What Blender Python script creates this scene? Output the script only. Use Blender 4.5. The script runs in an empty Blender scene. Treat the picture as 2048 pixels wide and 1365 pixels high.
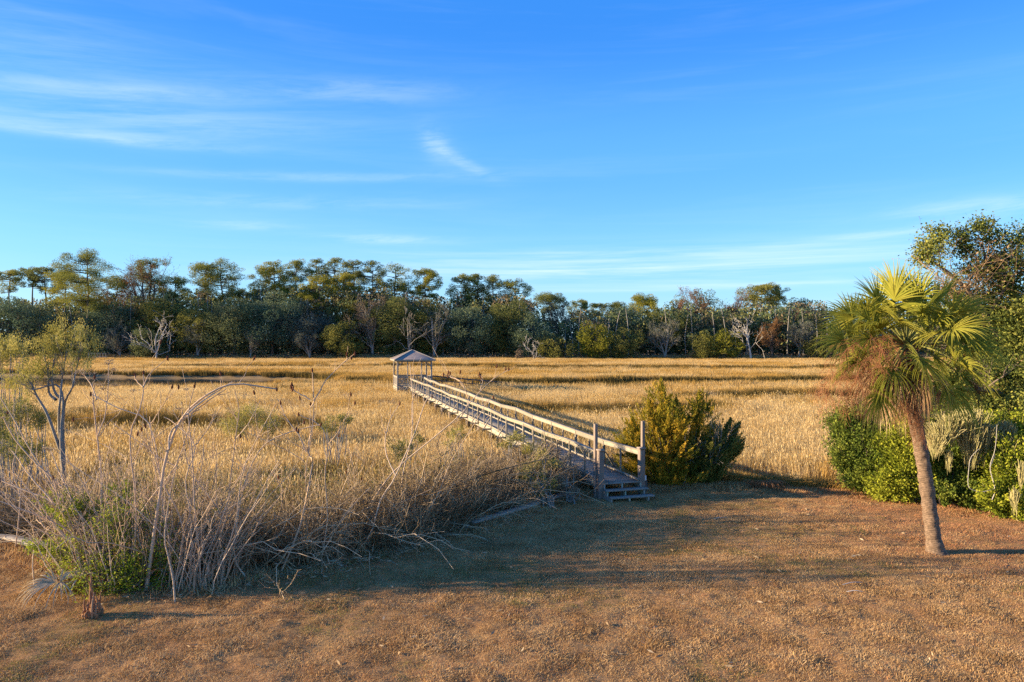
import bpy, math, random
import numpy as np
from mathutils import Vector

# ------------------------------------------------------------------ camera, sky, sun, exposure
sc = bpy.context.scene
CAMZ = 5.35
cam = bpy.data.cameras.new("camera"); cam.lens = 24.0; cam.sensor_width = 36.0
cam.clip_start = 0.1; cam.clip_end = 6000
camo = bpy.data.objects.new("camera", cam); sc.collection.objects.link(camo)
camo.location = (0, 0, CAMZ); camo.rotation_euler = (math.radians(90), 0, 0)
sc.camera = camo

SUN_EL, SUN_AZ = math.radians(12.5), math.radians(-92)      # azimuth measured from +Y towards +X
SKYG = 0.475
to_sun = Vector((math.sin(SUN_AZ)*math.cos(SUN_EL), math.cos(SUN_AZ)*math.cos(SUN_EL), math.sin(SUN_EL)))
sl = bpy.data.lights.new("sun", 'SUN'); sl.energy = 5.0; sl.angle = math.radians(0.6); sl.color = (1.0, 0.76, 0.47)
so = bpy.data.objects.new("sun", sl); sc.collection.objects.link(so)
so.rotation_euler = to_sun.to_track_quat('Z', 'Y').to_euler(); so.location = (-60, 0, 40)

world = bpy.data.worlds.new("World"); sc.world = world; world.use_nodes = True
wn, wl = world.node_tree.nodes, world.node_tree.links
wn.clear()
def N(t, **k):
    n = wn.new(t)
    for a, b in k.items(): setattr(n, a, b)
    return n
wout = N('ShaderNodeOutputWorld'); wbg = N('ShaderNodeBackground'); wbg.inputs[1].default_value = 0.15
sky = N('ShaderNodeTexSky', sky_type='NISHITA'); sky.sun_disc = False
sky.sun_elevation = SUN_EL; sky.sun_rotation = SUN_AZ
sky.altitude = 0; sky.air_density = 1.0; sky.dust_density = 0.25; sky.ozone_density = 3.0
hsv = N('ShaderNodeHueSaturation'); hsv.inputs['Saturation'].default_value = 1.22; hsv.inputs['Value'].default_value = 1.35
hsv.inputs['Hue'].default_value = 0.504
wl.new(sky.outputs[0], hsv.inputs['Color'])
tc = N('ShaderNodeTexCoord')
sep = N('ShaderNodeSeparateXYZ'); wl.new(tc.outputs['Generated'], sep.inputs[0])
def M(op, a, b=None, c=None, clamp=False):
    n = N('ShaderNodeMath', operation=op); n.use_clamp = clamp
    for i, v in enumerate((a, b, c)):
        if v is None: continue
        if hasattr(v, 'is_output') or not isinstance(v, (int, float)): wl.new(v, n.inputs[i])
        else: n.inputs[i].default_value = v
    return n.outputs[0]
az = M('ARCTAN2', sep.outputs[0], sep.outputs[1]); el = M('ARCSINE', sep.outputs[2])
# streaky cirrus : noise stretched along the azimuth
def streaks(sa, se, shear, seed, lo, hi, detail=6.0, rough=0.6):
    cb = N('ShaderNodeCombineXYZ')
    wl.new(M('MULTIPLY', az, sa), cb.inputs[0])
    wl.new(M('MULTIPLY', M('ADD', el, M('MULTIPLY', az, shear)), se), cb.inputs[1])
    cb.inputs[2].default_value = seed
    nz = N('ShaderNodeTexNoise'); nz.inputs['Scale'].default_value = 1.0; nz.inputs['Detail'].default_value = detail
    nz.inputs['Roughness'].default_value = rough; nz.inputs['Distortion'].default_value = 0.35
    wl.new(cb.outputs[0], nz.inputs['Vector'])
    mr = N('ShaderNodeMapRange'); mr.interpolation_type = 'SMOOTHSTEP'
    mr.inputs[1].default_value = lo; mr.inputs[2].default_value = hi
    wl.new(nz.outputs[0], mr.inputs[0]); return mr.outputs[0]
def blob(a0, e0, wa, we, rot=0.0):
    da = M('SUBTRACT', az, a0); de = M('SUBTRACT', el, e0)
    c, s = math.cos(rot), math.sin(rot)
    u = M('DIVIDE', M('ADD', M('MULTIPLY', da, c), M('MULTIPLY', de, s)), wa)
    v = M('DIVIDE', M('SUBTRACT', M('MULTIPLY', de, c), M('MULTIPLY', da, s)), we)
    d = M('ADD', M('MULTIPLY', u, u), M('MULTIPLY', v, v))
    return M('DIVIDE', 1.0, M('ADD', 1.0, M('MULTIPLY', d, M('MULTIPLY', d, 1.0))))
def pe(px, py):
    dx, dz = (px-1024)/1365.3, (682.5-py)/1365.3
    return math.atan2(dx, 1), math.atan2(dz, math.hypot(1, dx))
def wisp(px, py, wx, wy, rot, amp, nz):
    a, e = pe(px, py)
    return M('MULTIPLY', M('MULTIPLY', blob(a, e, wx/1365, wy/1365, rot), amp), nz)
st = streaks(1.8, 26, 0.02, 3.7, 0.46, 0.72)
st2 = streaks(3.5, 42, -0.10, 9.1, 0.30, 0.75, 8.0, 0.68)
st3 = streaks(9, 60, -0.08, 1.3, 0.25, 0.70, 9.0, 0.7)
st4 = streaks(2.6, 60, 0.0, 5.3, 0.30, 0.72, 8.0, 0.62)
acc = None
for w in (wisp(180, 235, 420, 26, 0.08, 0.34, st2), wisp(60, 100, 330, 60, -0.10, 0.26, st2),
          wisp(140, 262, 260, 9, 0.03, 0.35, st3), wisp(700, 182, 190, 20, 0.04, 0.30, st3),
          wisp(170, 180, 220, 14, 0.10, 0.35, st3),
          wisp(870, 288, 34, 24, -1.0, 0.42, st3), wisp(925, 324, 55, 11, -0.45, 0.46, st3),
          wisp(770, 479, 105, 8, 0.0, 0.62, st3), wisp(1300, 520, 460, 24, 0.0, 0.9, st4), wisp(1000, 560, 500, 16, 0.0, 0.5, st4),
          wisp(1400, 574, 300, 6, 0.01, 0.70, st4), wisp(1080, 545, 380, 10, 0.0, 0.45, st4),
          wisp(1960, 414, 130, 14, 0.0, 0.50, st3), wisp(1770, 467, 130, 7, 0.05, 0.50, st3),
          wisp(640, 355, 330, 8, 0.05, 0.28, st3), wisp(560, 405, 300, 12, 0.04, 0.26, st3),
          wisp(480, 450, 90, 8, 0.03, 0.35, st3), wisp(260, 285, 170, 6, 0.03, 0.28, st3)):
    acc = w if acc is None else M('ADD', acc, w)
gen = M('MULTIPLY', st, 0.05)
cl = M('ADD', M('MULTIPLY', acc, 0.58), gen, clamp=True)
# deep clear blue overhead paling to the horizon, blended over the physical sky
rp = N('ShaderNodeValToRGB'); rp.color_ramp.interpolation = 'EASE'
el_ = rp.color_ramp.elements
for i, (p_, c_) in enumerate(((0.0, (1.65, 3.35, 5.0)), (0.10, (1.10, 3.0, 5.2)), (0.22, (0.62, 2.30, 5.2)), (0.40, (0.17, 1.35, 4.7)), (1.0, (0.10, 0.7, 2.6)))):
    e_ = el_[i] if i < 2 else el_.new(p_)
    e_.position = p_; e_.color = (c_[0]/6, c_[1]/6, c_[2]/6, 1)
wl.new(M('DIVIDE', el, 1.1, clamp=True), rp.inputs[0])
sc6 = N('ShaderNodeMixRGB', blend_type='MULTIPLY'); sc6.inputs[0].default_value = 1; sc6.inputs[2].default_value = (6*SKYG, 6*SKYG, 6*SKYG, 1)
wl.new(rp.outputs[0], sc6.inputs[1])
mixs = N('ShaderNodeMixRGB'); mixs.inputs[0].default_value = 0.85
wl.new(hsv.outputs[0], mixs.inputs[1]); wl.new(sc6.outputs[0], mixs.inputs[2])
mixc = N('ShaderNodeMixRGB'); mixc.inputs[2].default_value = (5.1*SKYG, 6.0*SKYG, 6.6*SKYG, 1)
wl.new(cl, mixc.inputs[0]); wl.new(mixs.outputs[0], mixc.inputs[1])
wl.new(mixc.outputs[0], wbg.inputs[0]); wl.new(wbg.outputs[0], wout.inputs[0])

sc.view_settings.view_transform = 'Standard'; sc.view_settings.look = 'None'
sc.view_settings.exposure = 1.45; sc.view_settings.gamma = 1.0
sc.view_settings.use_curve_mapping = False
sc.cycles.max_bounces = 6; sc.cycles.diffuse_bounces = 3; sc.cycles.transmission_bounces = 4
sc.cycles.transparent_max_bounces = 8
sc.cycles.use_denoising = False

# ------------------------------------------------------------------ helpers
F = 1365.3
def P(px, py, D):                      # point seen at pixel (px, py) of the 2048 wide photo at distance D
    return np.array([(px-1024)/F*D, D, CAMZ-(py-682.5)/F*D])
def X(px, D): return (px-1024)/F*D
def Z(py, D): return CAMZ-(py-682.5)/F*D

def smooth(a, lo, hi):
    t = np.clip((a-lo)/(hi-lo), 0, 1); return t*t*(3-2*t)
EX = [-60, -20, -13, -9.5, -7.6, -5.7, -2.8, -0.5, 1.3, 2.6, 5.2, 6.9, 9.5, 11.4, 15, 20, 30, 60]
EY = [20, 19.0, 17.8, 15.6, 15.0, 15.6, 17.5, 20.2, 22.4, 24.3, 25.0, 25.4, 24.8, 24.2, 21.5, 20.5, 20, 20]
def edge(x): return np.interp(x, EX, EY)
def vnoise(x, y, s, seed=0):
    x = np.asarray(x, float)/s; y = np.asarray(y, float)/s
    xi = np.floor(x).astype(np.int64); yi = np.floor(y).astype(np.int64); fx = x-xi; fy = y-yi
    def h(a, b):
        n = (a*374761393 + b*668265263 + seed*1442695041) & 0xffffffff
        n = ((n ^ (n >> 13))*1274126177) & 0xffffffff
        return ((n ^ (n >> 16)) & 0xffff)/65535.0
    u = fx*fx*(3-2*fx); v = fy*fy*(3-2*fy)
    return (h(xi, yi)*(1-u)+h(xi+1, yi)*u)*(1-v)+(h(xi, yi+1)*(1-u)+h(xi+1, yi+1)*u)*v
MARSH = -0.85
CREEKS = [  # (centre line, width)
    ([(-170, 150), (-110, 125), (-78, 112), (-62, 104), (-48, 101), (-40, 98), (-30, 95), (-20, 93)], [18, 18, 28, 40, 40, 28, 13, 9]),
    ([(-20, 93), (-5, 90), (8, 91), (20, 94), (44, 96), (70, 95)], [9, 11, 12, 12, 12, 12]),
    ([(-75, 154), (-45, 150), (-26, 150), (-5, 153)], [8, 15, 15, 8]),
    ([(16, 67), (22, 67.5), (28, 68), (33, 67.5), (60, 64)], [2, 6, 9, 9, 8]),
    ([(-8, 142), (12, 143), (60, 136), (95, 140)], [8, 11, 10, 10]),
    ([(2, 58), (8, 56), (15, 55)], [3, 5, 3]),
    ([(-32, 46), (-24, 44), (-14, 43)], [4, 5, 3]),
]
def creek(x, y):                       # >0 inside a channel: fraction of depth; also distance outside the bank
    x = np.asarray(x, float); y = np.asarray(y, float)
    best = np.full(x.shape, -99.0)
    yy = y+2.2*(vnoise(x, y, 9, 5)-0.5)+np.where(x > -18, 17*(vnoise(x, y*.3, 30, 6)-0.5), 0)
    for pts, wd in CREEKS:
        for k in range(len(pts)-1):
            (x0, y0), (x1, y1) = pts[k], pts[k+1]
            dx, dy = x1-x0, y1-y0; t = np.clip(((x-x0)*dx+(yy-y0)*dy)/(dx*dx+dy*dy), 0, 1)
            d = np.hypot(x-(x0+t*dx), yy-(y0+t*dy)); w = (wd[k]*(1-t)+wd[k+1]*t)/2
            best = np.maximum(best, w-d)
    return best
def ground(x, y):
    x = np.asarray(x, float); y = np.asarray(y, float)
    e = y-edge(x)
    lawn = 0.05*(vnoise(x, y, 2.9, 1)-0.5)+0.03*(vnoise(x, y, 0.9, 2)-0.5)+0.05*(vnoise(x, y*1.5, 0.37, 3)-0.5)
    lawn = lawn + 0.03*(vnoise(x, y, 0.17, 4)-0.5)
    m = MARSH+0.10*(vnoise(x, y, 6, 7)-0.5)
    t = smooth(e, 0.1, 2.4)
    z = lawn*(1-t)+m*t
    c = creek(x, y)
    z = z-np.where(y > 40, smooth(c, -0.3, 1.8)*1.0, 0)
    z = z+smooth(y, 203, 212)*1.0+smooth(y, 215, 330)*1.5
    return z
def gz(x, y): return float(ground(np.array([x]), np.array([y]))[0])

class MB:
    def __init__(s): s.V=[]; s.F=[]; s.T=[]; s.n=0
    def add(s, V, Fq, tint=0.5):
        V = np.asarray(V, float).reshape(-1, 3); Fq = np.asarray(Fq, np.int64)
        if len(V) == 0: return s
        s.V.append(V); s.F.append(Fq+s.n)
        s.T.append(np.broadcast_to(np.asarray(tint, float), (len(V),))); s.n += len(V); return s
    def build(s, name, mat, parent=None, smooth_=False, loc=None):
        me = bpy.data.meshes.new(name)
        if s.V:
            V = np.concatenate(s.V)
            if loc is not None: V = V-np.asarray(loc)
            me.vertices.add(len(V)); me.vertices.foreach_set('co', V.astype(np.float32).ravel())
            L = np.concatenate([f.ravel() for f in s.F]); tot = np.concatenate([np.full(len(f), f.shape[1]) for f in s.F])
            me.loops.add(len(L)); me.loops.foreach_set('vertex_index', L.astype(np.int32))
            st_ = np.concatenate([[0], np.cumsum(tot)[:-1]])
            me.polygons.add(len(tot)); me.polygons.foreach_set('loop_start', st_.astype(np.int32))
            me.polygons.foreach_set('loop_total', tot.astype(np.int32))
            if smooth_: me.polygons.foreach_set('use_smooth', np.ones(len(tot), bool))
            a = me.attributes.new('tint', 'FLOAT', 'POINT'); a.data.foreach_set('value', np.concatenate(s.T).astype(np.float32))
            me.update(calc_edges=True)
        me.materials.append(mat)
        o = bpy.data.objects.new(name, me); sc.collection.objects.link(o)
        if parent is not None: o.parent = parent
        return o

def tag(o, label=None, cat=None, group=None, kind=None):
    if label: o['label'] = label
    if cat: o['category'] = cat
    if group: o['group'] = group
    if kind: o['kind'] = kind
    return o
def thing(name, label, cat, loc=(0, 0, 0), group=None):
    o = bpy.data.objects.new(name, None); sc.collection.objects.link(o)
    o.location = tuple(float(v) for v in loc); o.empty_display_size = 0.3
    return tag(o, label, cat, group)

def nrm(v): return v/np.maximum(np.linalg.norm(v, axis=-1, keepdims=True), 1e-9)
def tubes(Pn, Rn, sides=4):
    """batch of tubes, Pn (n,k,3), Rn (n,k)"""
    Pn = np.asarray(Pn, float); Rn = np.asarray(Rn, float)
    if Pn.ndim == 2: Pn = Pn[None]; Rn = Rn[None]
    n, k, _ = Pn.shape
    T = nrm(np.gradient(Pn, axis=1))
    ref = np.where(np.abs(T[..., 2:3]) < 0.9, np.array([0, 0, 1.0]), np.array([1.0, 0, 0]))
    ref = np.broadcast_to(ref[:, k//2:k//2+1], T.shape)
    A = nrm(np.cross(T, ref)); B = np.cross(T, A)
    th = np.arange(sides)/sides*2*math.pi
    V = Pn[:, :, None]+Rn[..., None, None]*(A[:, :, None]*np.cos(th)[:, None]+B[:, :, None]*np.sin(th)[:, None])
    idx = np.arange(n*k*sides).reshape(n, k, sides)
    a = idx[:, :-1, :]; b = idx[:, 1:, :]
    Fq = np.stack([a, np.roll(a, -1, 2), np.roll(b, -1, 2), b], -1).reshape(-1, 4)
    return V.reshape(-1, 3), Fq
def spline(pts, k):
    pts = np.asarray(pts, float); m = len(pts)
    t = np.linspace(0, m-1, k); i = np.clip(t.astype(int), 0, m-2); f = (t-i)[:, None]
    p0 = pts[np.maximum(i-1, 0)]; p1 = pts[i]; p2 = pts[i+1]; p3 = pts[np.minimum(i+2, m-1)]
    return 0.5*((2*p1)+(-p0+p2)*f+(2*p0-5*p1+4*p2-p3)*f*f+(-p0+3*p1-3*p2+p3)*f**3)
def rdir(rng, n): return nrm(rng.normal(size=(n, 3)))
def leaves(C, L, W, rng, D=None, jitter=1.0, flat=0.0):
    """diamond leaves at centres C, length L, width W; long axis near D when given"""
    n = len(C); L = np.broadcast_to(L, (n,)).reshape(-1, 1); W = np.broadcast_to(W, (n,)).reshape(-1, 1)
    a = rdir(rng, n)*jitter
    if D is not None: a = a+D
    a = nrm(a); r = rdir(rng, n)
    if flat: r = nrm(r*(1-flat)+flat*np.cross(a, np.array([0, 0, 1.0])))
    b = nrm(np.cross(a, r)) if not flat else nrm(r-a*np.sum(r*a, 1, keepdims=True))
    s = rng.uniform(0.7, 1.25, (n, 1)); L = L*s; W = W*s
    V = np.stack([C-a*L/2, C+b*W/2, C+a*L/2, C-b*W/2], 1).reshape(-1, 3)
    return V, np.arange(4*n).reshape(n, 4)
def addleaves(mb, C, L, W, rng, D=None, jitter=1.0, tint=None, flat=0.0):
    V, Fq = leaves(C, L, W, rng, D, jitter, flat)
    t = rng.uniform(0, 1, len(C)) if tint is None else np.clip(tint+rng.normal(0, 0.13, len(C)), 0, 1)
    mb.add(V, Fq, np.repeat(t, 4))
def kids(Pp, Rp, nch, rng, t0=0.3, t1=0.95, lr=(0.4, 0.6), ang=0.8, up=0.3, k=6, wob=0.08, curv=0.0, rr=0.55, L0=None, taper=True):
    """child branches for every parent polyline"""
    n, kk, _ = Pp.shape
    L = np.linalg.norm(np.diff(Pp, axis=1), axis=2).sum(1) if L0 is None else L0
    i = np.repeat(np.arange(n), nch); m = len(i)
    t = rng.uniform(t0, t1, m)*(kk-1); a = np.clip(t.astype(int), 0, kk-2); f = (t-a)[:, None]
    p = Pp[i, a]*(1-f)+Pp[i, a+1]*f; tg = nrm(Pp[i, a+1]-Pp[i, a]); r = (Rp[i, a]*(1-f[:, 0])+Rp[i, a+1]*f[:, 0])*rr
    perp = nrm(np.cross(tg, rdir(rng, m))); an = ang*rng.uniform(0.7, 1.3, m)[:, None]
    d = nrm(tg*np.cos(an)+perp*np.sin(an)+np.array([0, 0, up]))
    ll = L[i]*rng.uniform(lr[0], lr[1], m)
    if taper: ll = ll*(1.15-0.6*t/(kk-1))
    s = np.linspace(0, 1, k)
    Q = p[:, None]+d[:, None]*(ll[:, None]*s)[..., None]
    Q[..., 2] += (curv*ll[:, None]*s**2)
    w = np.cumsum(rng.normal(0, 1, (m, k, 3)), 1)*(wob*ll[:, None, None]/k); w -= w[:, :1]; Q = Q+w
    R = r[:, None]*(1-0.75*s)
    return Q, R
def box(mb, c, s, ax=None, tint=0.5, bev=0.0):
    """box centred c, size s, axes ax (3x3 rows)"""
    ax = np.eye(3) if ax is None else np.asarray(ax, float)
    c = np.asarray(c, float); h = np.asarray(s, float)/2
    if bev <= 0:
        q = np.array([[x, y, z] for x in (-1, 1) for y in (-1, 1) for z in (-1, 1)], float)*h
        Fq = [[0, 1, 3, 2], [4, 6, 7, 5], [0, 4, 5, 1], [2, 3, 7, 6], [0, 2, 6, 4], [1, 5, 7, 3]]
        mb.add(q@ax+c, Fq, tint)
    else:                                # chamfer the four long edges (long axis = the longest side)
        l = int(np.argmax(h)); u, v = [i for i in range(3) if i != l]; b = min(bev, h[u]*.5, h[v]*.5)
        ring = [(h[u], h[v]-b), (h[u]-b, h[v]), (-h[u]+b, h[v]), (-h[u], h[v]-b), (-h[u], -h[v]+b), (-h[u]+b, -h[v]), (h[u]-b, -h[v]), (h[u], -h[v]+b)]
        q = []
        for e in (-1, 1):
            for a_, b_ in ring:
                p = np.zeros(3); p[l] = e*h[l]; p[u] = a_; p[v] = b_; q.append(p)
        mb.add(np.array(q)@ax+c, [[i, (i+1) % 8, 8+(i+1) % 8, 8+i] for i in range(8)], tint)
        mb.add(np.array(q)@ax+c, [list(range(8))], tint); mb.add(np.array(q)@ax+c, [list(range(15, 7, -1))], tint)
def beam(mb, a, b, w, h, tint=0.5, up=(0, 0, 1), bev=0.006):
    a = np.asarray(a, float); b = np.asarray(b, float); d = b-a; L = np.linalg.norm(d); d = d/L
    s = np.cross(d, up); s = s/max(np.linalg.norm(s), 1e-9) if np.linalg.norm(s) > 1e-6 else np.array([1.0, 0, 0])
    u = np.cross(s, d)
    box(mb, (a+b)/2, (L, w, h), [d, s, u], tint, bev)

# ------------------------------------------------------------------ materials
def newmat(name):
    m = bpy.data.materials.new(name); m.use_nodes = True; m.node_tree.nodes.clear()
    return m, m.node_tree.nodes, m.node_tree.links
def ramp(nodes, cols, pos=None):
    r = nodes.new('ShaderNodeValToRGB'); e = r.color_ramp.elements
    pos = pos or [i/(len(cols)-1) for i in range(len(cols))]
    e[0].position = pos[0]; e[0].color = (*cols[0], 1); e[1].position = pos[-1]; e[1].color = (*cols[-1], 1)
    for p, c in zip(pos[1:-1], cols[1:-1]):
        x = e.new(p); x.color = (*c, 1)
    return r
def leafmat(name, cols, trans=0.3, gloss=0.0, nscale=None, rough=0.5):
    m, n, l = newmat(name)
    at = n.new('ShaderNodeAttribute'); at.attribute_name = 'tint'
    r = ramp(n, cols); src = at.outputs['Fac']
    if nscale:
        g = n.new('ShaderNodeNewGeometry'); nz = n.new('ShaderNodeTexNoise'); nz.inputs['Scale'].default_value = nscale
        nz.inputs['Detail'].default_value = 3
        l.new(g.outputs['Position'], nz.inputs['Vector'])
        mx = n.new('ShaderNodeMath'); mx.operation = 'MULTIPLY_ADD'; mx.inputs[1].default_value = 1.6; mx.inputs[2].default_value = -0.8
        l.new(nz.outputs[0], mx.inputs[0]); ad = n.new('ShaderNodeMath'); ad.operation = 'ADD'; ad.use_clamp = True
        l.new(mx.outputs[0], ad.inputs[0]); l.new(at.outputs['Fac'], ad.inputs[1]); src = ad.outputs[0]
    l.new(src, r.inputs[0])
    d = n.new('ShaderNodeBsdfDiffuse'); l.new(r.outputs[0], d.inputs[0]); sh = d.outputs[0]
    if trans > 0:
        t = n.new('ShaderNodeBsdfTranslucent'); l.new(r.outputs[0], t.inputs[0])
        mx = n.new('ShaderNodeMixShader'); mx.inputs[0].default_value = trans
        l.new(sh, mx.inputs[1]); l.new(t.outputs[0], mx.inputs[2]); sh = mx.outputs[0]
    if gloss > 0:
        g = n.new('ShaderNodeBsdfGlossy'); g.inputs['Roughness'].default_value = rough; g.inputs[0].default_value = (1, 1, 1, 1)
        mx = n.new('ShaderNodeMixShader'); mx.inputs[0].default_value = gloss
        l.new(sh, mx.inputs[1]); l.new(g.outputs[0], mx.inputs[2]); sh = mx.outputs[0]
    o = n.new('ShaderNodeOutputMaterial'); l.new(sh, o.inputs[0]); return m
def woodmat(name, cols, scale=(1.5, 1.5, 30), nscale=3.0, rough=0.85, bump=0.3, lichen=None):
    m, n, l = newmat(name)
    t = n.new('ShaderNodeTexCoord'); mp = n.new('ShaderNodeMapping'); mp.inputs['Scale'].default_value = scale
    l.new(t.outputs['Object'], mp.inputs[0])
    nz = n.new('ShaderNodeTexNoise'); nz.inputs['Scale'].default_value = nscale; nz.inputs['Detail'].default_value = 6
    nz.inputs['Roughness'].default_value = 0.65; l.new(mp.outputs[0], nz.inputs['Vector'])
    n2 = n.new('ShaderNodeTexNoise'); n2.inputs['Scale'].default_value = 1.7; n2.inputs['Detail'].default_value = 4
    l.new(t.outputs['Object'], n2.inputs['Vector'])
    at = n.new('ShaderNodeAttribute'); at.attribute_name = 'tint'
    a = n.new('ShaderNodeMath'); a.operation = 'MULTIPLY_ADD'; a.inputs[1].default_value = 0.55
    l.new(nz.outputs[0], a.inputs[0]); b = n.new('ShaderNodeMath'); b.operation = 'MULTIPLY_ADD'; b.inputs[1].default_value = 0.5
    l.new(n2.outputs[0], b.inputs[0]); b.inputs[2].default_value = -0.27; l.new(b.outputs[0], a.inputs[2])
    c = n.new('ShaderNodeMath'); c.operation = 'ADD'; c.use_clamp = True
    d = n.new('ShaderNodeMath'); d.operation = 'MULTIPLY_ADD'; d.inputs[1].default_value = 0.5; d.inputs[2].default_value = 0.0
    l.new(at.outputs['Fac'], d.inputs[0]); l.new(a.outputs[0], c.inputs[0]); l.new(d.outputs[0], c.inputs[1])
    r = ramp(n, cols); l.new(c.outputs[0], r.inputs[0]); col = r.outputs[0]
    if lichen:
        n3 = n.new('ShaderNodeTexNoise'); n3.inputs['Scale'].default_value = 5; n3.inputs['Detail'].default_value = 8
        l.new(t.outputs['Object'], n3.inputs['Vector'])
        mr = n.new('ShaderNodeMapRange'); mr.inputs[1].default_value = 0.52; mr.inputs[2].default_value = 0.62
        l.new(n3.outputs[0], mr.inputs[0]); mx = n.new('ShaderNodeMixRGB'); mx.inputs[2].default_value = (*lichen, 1)
        l.new(mr.outputs[0], mx.inputs[0]); l.new(col, mx.inputs[1]); col = mx.outputs[0]
    p = n.new('ShaderNodeBsdfPrincipled'); p.inputs['Roughness'].default_value = rough
    p.inputs['Specular IOR Level'].default_value = 0.2
    l.new(col, p.inputs['Base Color'])
    bp = n.new('ShaderNodeBump'); bp.inputs['Strength'].default_value = bump; bp.inputs['Distance'].default_value = 0.02
    l.new(nz.outputs[0], bp.inputs['Height']); l.new(bp.outputs[0], p.inputs['Normal'])
    o = n.new('ShaderNodeOutputMaterial'); l.new(p.outputs[0], o.inputs[0]); return m
def plain(name, col, rough=0.6, metal=0.0):
    m, n, l = newmat(name); p = n.new('ShaderNodeBsdfPrincipled')
    t = n.new('ShaderNodeTexCoord'); nz = n.new('ShaderNodeTexNoise'); nz.inputs['Scale'].default_value = 6; nz.inputs['Detail'].default_value = 5
    l.new(t.outputs['Object'], nz.inputs['Vector']); r = ramp(n, [tuple(c*0.75 for c in col), tuple(min(1, c*1.15) for c in col)])
    l.new(nz.outputs[0], r.inputs[0]); l.new(r.outputs[0], p.inputs['Base Color'])
    p.inputs['Roughness'].default_value = rough; p.inputs['Metallic'].default_value = metal
    o = n.new('ShaderNodeOutputMaterial'); l.new(p.outputs[0], o.inputs[0]); return m

MT = {}
MT['pine'] = leafmat('pine_needles', [(0.10, 0.125, 0.035), (0.24, 0.25, 0.06), (0.42, 0.38, 0.09)], 0.4)
MT['pine_dark'] = leafmat('dark_pine_needles', [(0.08, 0.10, 0.04), (0.17, 0.19, 0.06), (0.30, 0.29, 0.09)], 0.4)
MT['pine_gold'] = leafmat('yellow_pine_needles', [(0.13, 0.14, 0.03), (0.29, 0.28, 0.05), (0.46, 0.40, 0.08)], 0.4)
MT['oak'] = leafmat('oak_leaves', [(0.07, 0.115, 0.08), (0.145, 0.205, 0.12), (0.28, 0.31, 0.16)], 0.35)
MT['olive'] = leafmat('olive_leaves', [(0.10, 0.115, 0.035), (0.22, 0.22, 0.06), (0.38, 0.34, 0.09)], 0.4)
MT['grey'] = leafmat('grey_mossy_leaves', [(0.07, 0.09, 0.075), (0.13, 0.15, 0.115), (0.22, 0.22, 0.16)], 0.2)
MT['pale'] = leafmat('pale_green_leaves', [(0.09, 0.12, 0.055), (0.17, 0.20, 0.09), (0.30, 0.31, 0.15)], 0.3)
MT['yellow'] = leafmat('yellow_green_leaves', [(0.12, 0.13, 0.02), (0.24, 0.24, 0.035), (0.36, 0.33, 0.06)], 0.3)
MT['rust'] = leafmat('rust_leaves', [(0.12, 0.075, 0.04), (0.24, 0.13, 0.06), (0.36, 0.19, 0.07)], 0.3)
MT['brown'] = leafmat('brown_twigs', [(0.11, 0.09, 0.065), (0.20, 0.155, 0.11), (0.28, 0.21, 0.14)], 0.2)
MT['redbrown'] = leafmat('reddish_leaves', [(0.14, 0.085, 0.06), (0.25, 0.14, 0.09), (0.34, 0.19, 0.11)], 0.25)
MT['bark'] = woodmat('bark', [(0.05, 0.04, 0.032), (0.15, 0.12, 0.10), (0.26, 0.21, 0.17)], (3, 3, 3))
MT['greybark'] = woodmat('grey_bark', [(0.13, 0.12, 0.11), (0.28, 0.26, 0.23), (0.42, 0.39, 0.34)], (3, 3, 3))
MT['whitebark'] = woodmat('bleached_wood', [(0.30, 0.28, 0.25), (0.50, 0.47, 0.42), (0.65, 0.61, 0.55)], (3, 3, 3))
WOODC = [(0.16, 0.14, 0.12), (0.34, 0.30, 0.25), (0.50, 0.44, 0.35)]
MT['wood'] = woodmat('weathered_wood', WOODC, (12, 12, 12), 2.0)
MT['deck'] = woodmat('weathered_decking', [(0.12, 0.11, 0.095), (0.25, 0.225, 0.19), (0.38, 0.34, 0.28)], (6, 6, 6), 2.0)
MT['rail'] = woodmat('weathered_rail', [(0.13, 0.115, 0.09), (0.27, 0.24, 0.185), (0.43, 0.38, 0.29)], (8, 8, 8), 2.0)
MT['lichen'] = woodmat('lichened_wood', [(0.16, 0.14, 0.12), (0.34, 0.30, 0.25), (0.48, 0.42, 0.33)], (8, 8, 8), 2.0, lichen=(0.40, 0.44, 0.30))
MT['postw'] = woodmat('post_wood', [(0.13, 0.10, 0.085), (0.25, 0.20, 0.165), (0.38, 0.31, 0.25)], (14, 14, 1.2), 2.0)

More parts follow.
